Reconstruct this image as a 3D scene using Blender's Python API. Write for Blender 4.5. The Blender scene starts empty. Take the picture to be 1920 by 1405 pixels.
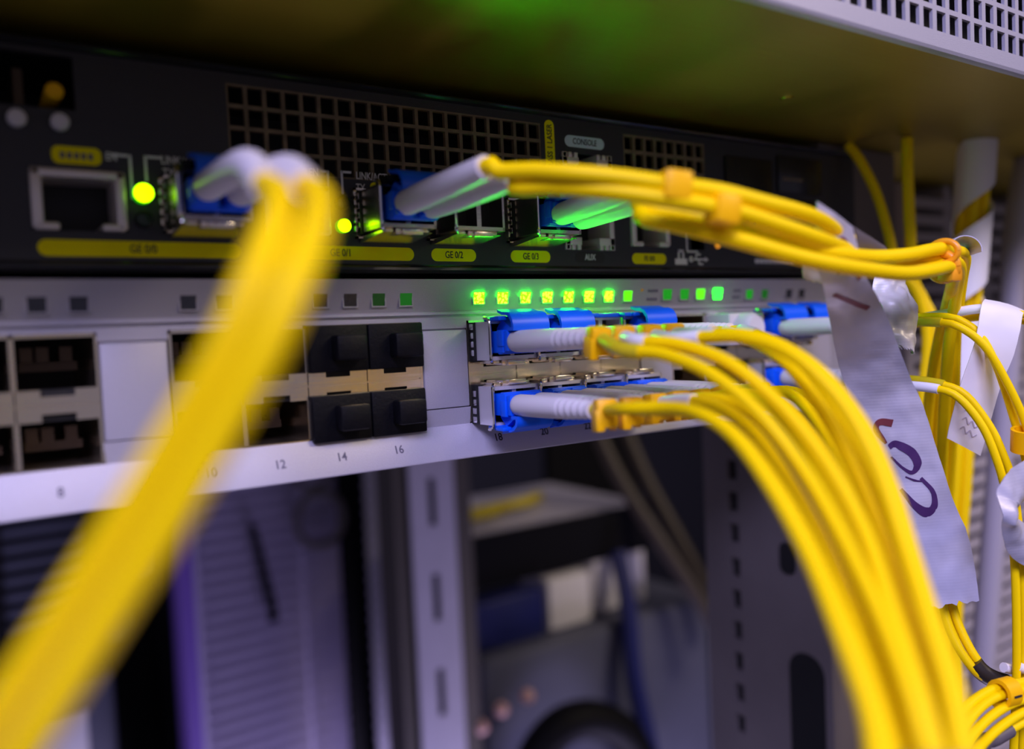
import bpy, bmesh, math, random
from mathutils import Vector, Matrix, noise
random.seed(7)
MM = 0.001
scene = bpy.context.scene
COL = scene.collection

# ------------------------------------------------------------------ camera
cam_d = bpy.data.cameras.new('camera')
cam = bpy.data.objects.new('camera', cam_d)
COL.objects.link(cam)
scene.camera = cam
YAW, PITCH, ROLL = 0.59440, 0.04714, -0.04517
def cam_axes(yaw, pitch, roll):
    f = Vector((math.sin(yaw)*math.cos(pitch), math.cos(yaw)*math.cos(pitch), -math.sin(pitch)))
    r = Vector((math.cos(yaw), -math.sin(yaw), 0)); u = r.cross(f)
    c, s = math.cos(roll), math.sin(roll)
    return c*r+s*u, -s*r+c*u, f
cr, cu, cf = cam_axes(YAW, PITCH, ROLL)
m = Matrix((cr, cu, -cf)).transposed().to_4x4()
m.translation = Vector((-37.36, -178.289, 29.274))*MM
cam.matrix_world = m
cam_d.sensor_width = 36.0
cam_d.lens = 1564.55/1920*36
cam_d.clip_start = 0.004
cam_d.clip_end = 20
cam_d.dof.use_dof = True
cam_d.dof.focus_distance = 0.206
cam_d.dof.aperture_fstop = 5.6
cam_d.dof.aperture_blades = 7

# ------------------------------------------------------------------ light
world = bpy.data.worlds.new('room_glow'); scene.world = world
world.use_nodes = True
world.node_tree.nodes['Background'].inputs[0].default_value = (0.46, 0.42, 0.60, 1)
world.node_tree.nodes['Background'].inputs[1].default_value = 0.32
scene.view_settings.view_transform = 'Standard'
scene.view_settings.look = 'None'
scene.view_settings.exposure = 0.0
scene.view_settings.gamma = 1.0
scene.view_settings.use_curve_mapping = False
scene.cycles.max_bounces = 8
scene.cycles.sample_clamp_indirect = 8.0

def area_light(name, loc, target, sx, sy, watts, col):
    l = bpy.data.lights.new(name, 'AREA'); l.shape = 'RECTANGLE'; l.size = sx; l.size_y = sy
    l.energy = watts; l.color = col
    o = bpy.data.objects.new(name, l); COL.objects.link(o)
    o.location = loc
    o.rotation_euler = (Vector(target)-Vector(loc)).to_track_quat('-Z', 'Y').to_euler()
    return o
area_light('aisle_ceiling_lamp', (-0.75, -1.05, 1.05), (0.0, 0, 0.0), 0.9, 0.5, 42, (0.57, 0.53, 1.0))
area_light('aisle_ceiling_lamp', (1.10, -1.30, 1.10), (0.25, 0, 0.0), 0.7, 0.5, 18, (1.0, 0.82, 0.62))  # colour warmed to add the yellow bounce off the cables
area_light('rear_aisle_lamp', (0.35, 0.12, -0.75), (0.28, 0.55, -0.15), 0.3, 0.3, 3.4, (0.68, 0.58, 1.0))

# ------------------------------------------------------------------ materials
def new_mat(name):
    mt = bpy.data.materials.new(name); mt.use_nodes = True
    nt = mt.node_tree
    return mt, nt, nt.nodes['Principled BSDF']
def mat(name, col, rough=0.5, metal=0.0, var=0.0, vscale=400, bump=0.0, bscale=1500, spec=0.5, sss=0.0, coat=0.0):
    mt, nt, b = new_mat(name)
    b.inputs['Base Color'].default_value = (*col, 1)
    b.inputs['Roughness'].default_value = rough
    b.inputs['Metallic'].default_value = metal
    b.inputs['Specular IOR Level'].default_value = spec
    if sss:
        b.inputs['Subsurface Weight'].default_value = sss
        b.inputs['Subsurface Radius'].default_value = (0.002, 0.0015, 0.001)
        b.inputs['Subsurface Scale'].default_value = 1.0
    if coat: b.inputs['Coat Weight'].default_value = coat
    if var or bump:
        tc = nt.nodes.new('ShaderNodeTexCoord')
    if var:
        n = nt.nodes.new('ShaderNodeTexNoise'); n.inputs['Scale'].default_value = vscale; n.inputs['Detail'].default_value = 3
        nt.links.new(tc.outputs['Object'], n.inputs['Vector'])
        mx = nt.nodes.new('ShaderNodeMix'); mx.data_type = 'RGBA'
        mx.inputs[6].default_value = (*[c*(1-var) for c in col], 1)
        mx.inputs[7].default_value = (*[min(1, c*(1+var)) for c in col], 1)
        nt.links.new(n.outputs['Fac'], mx.inputs[0]); nt.links.new(mx.outputs[2], b.inputs['Base Color'])
    if bump:
        n2 = nt.nodes.new('ShaderNodeTexNoise'); n2.inputs['Scale'].default_value = bscale; n2.inputs['Detail'].default_value = 2
        nt.links.new(tc.outputs['Object'], n2.inputs['Vector'])
        bp = nt.nodes.new('ShaderNodeBump'); bp.inputs['Strength'].default_value = bump; bp.inputs['Distance'].default_value = 0.0003
        nt.links.new(n2.outputs['Fac'], bp.inputs['Height']); nt.links.new(bp.outputs[0], b.inputs['Normal'])
    return mt
def emit(name, col, strength, hot=None, scale=900):
    mt, nt, b = new_mat(name)
    b.inputs['Base Color'].default_value = (0.01, 0.05, 0.01, 1)
    b.inputs['Emission Color'].default_value = (*col, 1)
    b.inputs['Emission Strength'].default_value = strength
    if hot:
        tc = nt.nodes.new('ShaderNodeTexCoord')
        n = nt.nodes.new('ShaderNodeTexVoronoi'); n.inputs['Scale'].default_value = scale
        nt.links.new(tc.outputs['Object'], n.inputs['Vector'])
        r = nt.nodes.new('ShaderNodeValToRGB')
        r.color_ramp.elements[0].position = 0.30; r.color_ramp.elements[0].color = (*hot, 1)
        r.color_ramp.elements[1].position = 0.60; r.color_ramp.elements[1].color = (*col, 1)
        nt.links.new(n.outputs['Distance'], r.inputs['Fac'])
        nt.links.new(r.outputs[0], b.inputs['Emission Color'])
    return mt
def brushed(name, col, rough, metal, scale, strength):
    """metal with fine streaks along X"""
    mt, nt, b = new_mat(name)
    b.inputs['Base Color'].default_value = (*col, 1); b.inputs['Metallic'].default_value = metal
    b.inputs['Roughness'].default_value = rough
    tc = nt.nodes.new('ShaderNodeTexCoord'); mp = nt.nodes.new('ShaderNodeMapping')
    mp.inputs['Scale'].default_value = (40, scale, scale)
    n = nt.nodes.new('ShaderNodeTexNoise'); n.inputs['Scale'].default_value = 1.0; n.inputs['Detail'].default_value = 3
    nt.links.new(tc.outputs['Object'], mp.inputs[0]); nt.links.new(mp.outputs[0], n.inputs['Vector'])
    bp = nt.nodes.new('ShaderNodeBump'); bp.inputs['Strength'].default_value = strength; bp.inputs['Distance'].default_value = 0.0003
    nt.links.new(n.outputs['Fac'], bp.inputs['Height']); nt.links.new(bp.outputs[0], b.inputs['Normal'])
    return mt
def tape_mat(name, col):
    """silver cloth tape: fine woven ribs, soiled patches"""
    mt, nt, b = new_mat(name)
    b.inputs['Roughness'].default_value = 0.40; b.inputs['Metallic'].default_value = 0.12
    tc = nt.nodes.new('ShaderNodeTexCoord')
    n = nt.nodes.new('ShaderNodeTexNoise'); n.inputs['Scale'].default_value = 90; n.inputs['Detail'].default_value = 4
    nt.links.new(tc.outputs['Object'], n.inputs['Vector'])
    r = nt.nodes.new('ShaderNodeValToRGB')
    r.color_ramp.elements[0].position = 0.30; r.color_ramp.elements[0].color = (*[c*0.80 for c in col], 1)
    r.color_ramp.elements[1].position = 0.62; r.color_ramp.elements[1].color = (*col, 1)
    nt.links.new(n.outputs['Fac'], r.inputs['Fac']); nt.links.new(r.outputs[0], b.inputs['Base Color'])
    w = nt.nodes.new('ShaderNodeTexWave'); w.bands_direction = 'Z'; w.inputs['Scale'].default_value = 420; w.inputs['Distortion'].default_value = 0.6
    nt.links.new(tc.outputs['Object'], w.inputs['Vector'])
    bp = nt.nodes.new('ShaderNodeBump'); bp.inputs['Strength'].default_value = 0.05; bp.inputs['Distance'].default_value = 0.0002
    nt.links.new(w.outputs['Fac'], bp.inputs['Height']); nt.links.new(bp.outputs[0], b.inputs['Normal'])
    return mt

M = {}
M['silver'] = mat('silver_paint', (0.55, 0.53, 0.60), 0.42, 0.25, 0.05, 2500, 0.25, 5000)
M['silver_shaded'] = mat('silver_paint_shaded', (0.40, 0.38, 0.40), 0.45, 0.25, 0.05, 2500, 0.2, 5000)  # darkened silver: the shade on the light strip is put into the colour
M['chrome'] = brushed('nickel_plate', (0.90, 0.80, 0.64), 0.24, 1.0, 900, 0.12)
M['steel'] = brushed('bright_steel', (0.70, 0.67, 0.69), 0.36, 0.45, 900, 0.10)
M['wire'] = mat('polished_wire', (0.80, 0.78, 0.78), 0.14, 1.0)
M['dark'] = mat('dark_recess', (0.006, 0.006, 0.007), 0.6)
M['contact'] = mat('dull_contacts', (0.08, 0.05, 0.028), 0.5, 0.2)
M['black_rubber'] = mat('black_rubber', (0.004, 0.004, 0.006), 0.5, 0, 0.4, 600, 0.3, 1500, 0.2)
M['router'] = mat('black_router_paint', (0.021, 0.021, 0.028), 0.45, 0.0, 0.15, 900, 0.25, 2600)
M['router_gloss'] = mat('black_gloss_edge', (0.02, 0.02, 0.024), 0.22, 0.2)
M['grille'] = mat('dusty_grille', (0.17, 0.125, 0.075), 0.6, 0.1, 0.75, 260)
M['pill'] = mat('yellow_print', (0.95, 0.84, 0.0), 0.55, spec=0.1)
M['pill_blue'] = mat('pale_blue_print', (0.55, 0.70, 0.80), 0.5)
M['pill_dark'] = mat('dark_print', (0.012, 0.012, 0.013), 0.5)
M['ink'] = mat('black_ink', (0.012, 0.012, 0.02), 0.6)
M['ink_grey'] = mat('grey_ink', (0.12, 0.11, 0.16), 0.6)
M['white_print'] = mat('pale_grey_print', (0.85, 0.84, 0.85), 0.6)
M['shield'] = mat('port_shield', (0.80, 0.74, 0.72), 0.38, 0.45)
M['blue'] = mat('blue_plastic', (0.002, 0.115, 0.85), 0.36, 0, 0.0, 1, 0.0, 1500, 0.3)
M['boot'] = mat('white_boot', (0.66, 0.63, 0.62), 0.36, 0, 0.0)
M['sleeve'] = mat('white_sleeve', (0.82, 0.80, 0.82), 0.30)
M['yellow'] = mat('yellow_jacket', (0.94, 0.66, 0.0), 0.45, 0, 0.0, 400, 0.0, 1500, 0.14)
M['yellow_dark'] = mat('yellow_tubing', (0.62, 0.50, 0.01), 0.35)
M['clip'] = mat('orange_marker_clip', (0.93, 0.50, 0.0), 0.42, 0, 0, 400, 0, 1500, 0.3)
M['amber'] = mat('amber_tie', (0.90, 0.36, 0.01), 0.35)
M['heat'] = mat('black_heatshrink', (0.02, 0.016, 0.012), 0.42)
M['heat_grey'] = mat('grey_heatshrink', (0.10, 0.085, 0.095), 0.5)
M['tape'] = tape_mat('silver_cloth_tape', (0.50, 0.49, 0.58))
M['tape_back'] = tape_mat('silver_tape_back', (0.60, 0.57, 0.55))
M['marker'] = mat('purple_marker', (0.055, 0.018, 0.10), 0.5)
M['marker_red'] = mat('red_brown_marker', (0.16, 0.03, 0.04), 0.5)
M['paper'] = mat('white_label_paper', (0.80, 0.78, 0.80), 0.6)
M['olive'] = brushed('bounce_tinted_underside', (0.36, 0.27, 0.02), 0.42, 0.7, 500, 0.25)  # grey metal with the yellow bounce light mixed into its base colour
M['chassis'] = mat('grey_chassis_paint', (0.42, 0.41, 0.46), 0.45, 0.2, 0.05, 1500, 0.25, 4000)
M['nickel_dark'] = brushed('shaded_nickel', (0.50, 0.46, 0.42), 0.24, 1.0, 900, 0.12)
M['purple'] = mat('purple_glow_edge', (0.16, 0.08, 0.45), 0.5)
M['faint_ink'] = mat('faint_pencil', (0.50, 0.46, 0.54), 0.6)
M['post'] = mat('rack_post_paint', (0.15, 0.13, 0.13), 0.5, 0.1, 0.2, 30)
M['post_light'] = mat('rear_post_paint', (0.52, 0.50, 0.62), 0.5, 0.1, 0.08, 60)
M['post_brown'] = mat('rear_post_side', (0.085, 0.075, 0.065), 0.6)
M['duct'] = mat('grey_duct', (0.40, 0.36, 0.37), 0.5)
M['conduit'] = mat('grey_conduit', (0.36, 0.33, 0.35), 0.5)
M['louvre'] = mat('lavender_louvre', (0.36, 0.32, 0.50), 0.5, 0.1, 0.1, 40)
M['black'] = mat('matt_black', (0.003, 0.003, 0.005), 0.6, spec=0.15)
M['navy'] = mat('dark_blue_cable', (0.010, 0.015, 0.12), 0.45)
M['brown_cable'] = mat('dark_brown_cable', (0.05, 0.038, 0.03), 0.5)
M['white_plastic'] = mat('white_plastic', (0.72, 0.70, 0.74), 0.45)
M['grey_blue'] = mat('grey_blue_panel', (0.085, 0.09, 0.14), 0.5, 0.1, 0.35, 14)
M['wall'] = mat('dark_room_wall', (0.010, 0.010, 0.018), 0.8)
M['pink'] = mat('pink_plug', (0.75, 0.45, 0.42), 0.3)
M['led_on'] = emit('green_led_lit', (0.0045, 1.0, 0.0), 110, (0.02, 1.0, 0.001), 1500)
M['led_mid'] = emit('green_led_half', (0.10, 1.0, 0.0), 1.6)
M['led_dim'] = emit('green_led_dim', (0.01, 1.0, 0.01), 0.28)
M['led_faint_and_spill'] = emit('green_faint_and_spill', (0.02, 1.0, 0.02), 0.09)
M['led_green'] = emit('green_led_round', (0.003, 1.0, 0.005), 25)
M['led_router'] = emit('router_led_lit', (0.42, 1.0, 0.0), 5)
M['led_side'] = emit('router_led_side', (0.03, 1.0, 0.0), 0.5)
M['led_amber'] = emit('amber_led', (1.0, 0.35, 0.02), 0.6)
M['spill_glow'] = emit('green_spill_glow', (0.10, 1.0, 0.02), 0.02)
M['window'] = mat('dark_led_window', (0.035, 0.037, 0.045), 0.22, 0, 0.4, 1500)
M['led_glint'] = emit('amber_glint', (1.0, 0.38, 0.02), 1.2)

# ------------------------------------------------------------------ mesh helpers (all lengths in millimetres)
class MB:
    def __init__(s): s.bm = bmesh.new()
    def box(s, x0, x1, y0, y1, z0, z1, bev=0.0):
        bm = s.bm
        r = bmesh.ops.create_cube(bm, size=1.0)
        vs = r['verts']
        for v in vs:
            v.co = Vector(((x0+x1)/2+v.co.x*(x1-x0), (y0+y1)/2+v.co.y*(y1-y0), (z0+z1)/2+v.co.z*(z1-z0)))
        if bev > 0:
            es = list({e for v in vs for e in v.link_edges})
            bmesh.ops.bevel(bm, geom=es, offset=bev, segments=2, affect='EDGES', profile=0.5)
        return s
    def prism(s, poly, axis, a, b):
        """poly: 2-D outline; axis 'x': poly in (y,z); 'y': poly in (x,z); 'z': poly in (x,y)"""
        bm = s.bm
        def P(p, t):
            return {'x': (t, p[0], p[1]), 'y': (p[0], t, p[1]), 'z': (p[0], p[1], t)}[axis]
        va = [bm.verts.new(P(p, a)) for p in poly]; vb = [bm.verts.new(P(p, b)) for p in poly]
        n = len(poly)
        fs = [bm.faces.new(va), bm.faces.new(vb[::-1])]
        for i in range(n): fs.append(bm.faces.new((va[i], vb[i], vb[(i+1) % n], va[(i+1) % n])))
        bmesh.ops.recalc_face_normals(bm, faces=fs)
        return s
    def tube(s, pts, rad, seg=14, caps=True):
        bm = s.bm
        pts = [Vector(p) for p in pts]
        n = len(pts)
        rads = rad if isinstance(rad, (list, tuple)) else [rad]*n
        tang = []
        for i in range(n):
            t = pts[min(i+1, n-1)]-pts[max(i-1, 0)]
            tang.append(t.normalized())
        up = Vector((0, 0, 1))
        if abs(tang[0].dot(up)) > 0.9: up = Vector((1, 0, 0))
        nrm = (up-tang[0]*up.dot(tang[0])).normalized()
        rings = []
        for i in range(n):
            nrm = (nrm-tang[i]*nrm.dot(tang[i])).normalized()
            bi = tang[i].cross(nrm)
            rings.append([bm.verts.new(pts[i]+(nrm*math.cos(2*math.pi*k/seg)+bi*math.sin(2*math.pi*k/seg))*rads[i]) for k in range(seg)])
        for i in range(n-1):
            for k in range(seg):
                bm.faces.new((rings[i][k], rings[i][(k+1) % seg], rings[i+1][(k+1) % seg], rings[i+1][k]))
        if caps:
            bm.faces.new(rings[0][::-1]); bm.faces.new(rings[-1])
        return s
    def cyl(s, a, b, r, seg=20): return s.tube([a, b], r, seg)
    def sphere(s, c, r, seg=12):
        res = bmesh.ops.create_uvsphere(s.bm, u_segments=seg, v_segments=seg//2+2, radius=r)
        for v in res['verts']: v.co += Vector(c)
        return s
    def grid(s, rows, thick=0.0):
        """rows of points -> sheet, given a thickness along its normals"""
        bm = s.bm
        R = [[Vector(p) for p in r] for r in rows]
        ni, nj = len(R), len(R[0])
        N = [[None]*nj for _ in range(ni)]
        for i in range(ni):
            for j in range(nj):
                du = R[min(i+1, ni-1)][j]-R[max(i-1, 0)][j]; dv = R[i][min(j+1, nj-1)]-R[i][max(j-1, 0)]
                nn = du.cross(dv); N[i][j] = nn.normalized() if nn.length > 1e-9 else Vector((0, -1, 0))
        A = [[bm.verts.new(R[i][j]+N[i][j]*thick/2) for j in range(nj)] for i in range(ni)]
        B = [[bm.verts.new(R[i][j]-N[i][j]*thick/2) for j in range(nj)] for i in range(ni)]
        for i in range(ni-1):
            for j in range(nj-1):
                bm.faces.new((A[i][j], A[i+1][j], A[i+1][j+1], A[i][j+1]))
                bm.faces.new((B[i][j], B[i][j+1], B[i+1][j+1], B[i+1][j]))
        for i in range(ni-1):
            bm.faces.new((A[i][0], B[i][0], B[i+1][0], A[i+1][0])); bm.faces.new((A[i][-1], A[i+1][-1], B[i+1][-1], B[i][-1]))
        for j in range(nj-1):
            bm.faces.new((A[0][j], A[0][j+1], B[0][j+1], B[0][j])); bm.faces.new((A[-1][j], B[-1][j], B[-1][j+1], A[-1][j+1]))
        return s
    def text(s, body, size, x, z, y, sx=1.0, align='CENTER', rot=0.0, tilt=0.0, thick=0.06, bold=0.012):
        """lettering standing in the X-Z plane, facing -Y"""
        cu_ = bpy.data.curves.new('lettering', 'FONT'); cu_.body = body; cu_.size = 1.0
        cu_.align_x = align; cu_.align_y = 'CENTER'; cu_.extrude = thick/size/2; cu_.resolution_u = 3; cu_.offset = bold
        ob = bpy.data.objects.new('lettering', cu_); COL.objects.link(ob)
        bpy.context.view_layer.update()
        me = bpy.data.meshes.new_from_object(ob.evaluated_get(bpy.context.evaluated_depsgraph_get()))
        mx = Matrix.Translation((x, y, z)) @ Matrix.Rotation(tilt, 4, 'X') @ Matrix.Rotation(rot, 4, 'Y') @ Matrix.Rotation(math.pi/2, 4, 'X') @ Matrix.Diagonal((size*sx, size, size, 1))
        me.transform(mx); s.bm.from_mesh(me)
        bpy.data.objects.remove(ob); bpy.data.curves.remove(cu_); bpy.data.meshes.remove(me)
        return s
    def move(s, d):
        for v in s.bm.verts: v.co += Vector(d)
        return s
    def flipz(s):
        for v in s.bm.verts: v.co.z = -v.co.z
        bmesh.ops.reverse_faces(s.bm, faces=s.bm.faces[:])
        return s
    def build(s, name, material, parent=None, smooth=True):
        root = parent
        while root is not None and root.parent is not None: root = root.parent
        off = Vector(root['_base'])*1.0 if root is not None and '_base' in root else Vector((0, 0, 0))
        for v in s.bm.verts: v.co = (v.co-off)*MM
        me = bpy.data.meshes.new(name)
        s.bm.to_mesh(me); s.bm.free()
        me.materials.append(material if not isinstance(material, str) else M[material])
        if smooth:
            me.polygons.foreach_set('use_smooth', [True]*len(me.polygons))
            me.set_sharp_from_angle(angle=math.radians(38))
        o = bpy.data.objects.new(name, me); COL.objects.link(o)
        if parent is not None: o.parent = parent
        return o
ROOTS = []
def thing(name, label, cat, base=(0, 0, 0), group=None):
    o = bpy.data.objects.new(name, None); COL.objects.link(o)
    o.empty_display_size = 0.01
    o.location = Vector(base)*MM
    o['_base'] = [float(c) for c in base]
    o['label'] = label; o['category'] = cat
    if group: o['group'] = group
    ROOTS.append(o)
    return o
def tag(o, label, cat, group=None, kind=None):
    if label: o['label'] = label
    if cat: o['category'] = cat
    if group: o['group'] = group
    if kind: o['kind'] = kind
    return o
def dup(root, loc, label):
    r = root.copy(); COL.objects.link(r); r.location = Vector(loc)*MM; r['_base'] = [float(c) for c in loc]
    r['label'] = label
    ROOTS.append(r)
    for ch in list(root.children):
        c = ch.copy(); COL.objects.link(c); c.parent = r
        for g in ch.children:
            d = g.copy(); COL.objects.link(d); d.parent = c
    return r
def spline(pts, step=2.0):
    pts = [Vector(p) for p in pts]
    P = [pts[0]*2-pts[1]]+pts+[pts[-1]*2-pts[-2]]
    out = []
    for i in range(1, len(P)-2):
        p0, p1, p2, p3 = P[i-1], P[i], P[i+1], P[i+2]
        n = max(2, int((p2-p1).length/step))
        for k in range(n):
            t = k/n
            # centripetal-ish Catmull-Rom
            out.append(0.5*((2*p1)+(-p0+p2)*t+(2*p0-5*p1+4*p2-p3)*t*t+(-p0+3*p1-3*p2+p3)*t**3))
    out.append(pts[-1])
    return out
def rrect(x0, x1, z0, z1, r, n=5):
    out = []
    for cx, cz, a0 in ((x1-r, z1-r, 0), (x0+r, z1-r, 90), (x0+r, z0+r, 180), (x1-r, z0+r, 270)):
        for k in range(n+1):
            a = math.radians(a0+90*k/n); out.append((cx+r*math.cos(a), cz+r*math.sin(a)))
    return out
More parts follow.
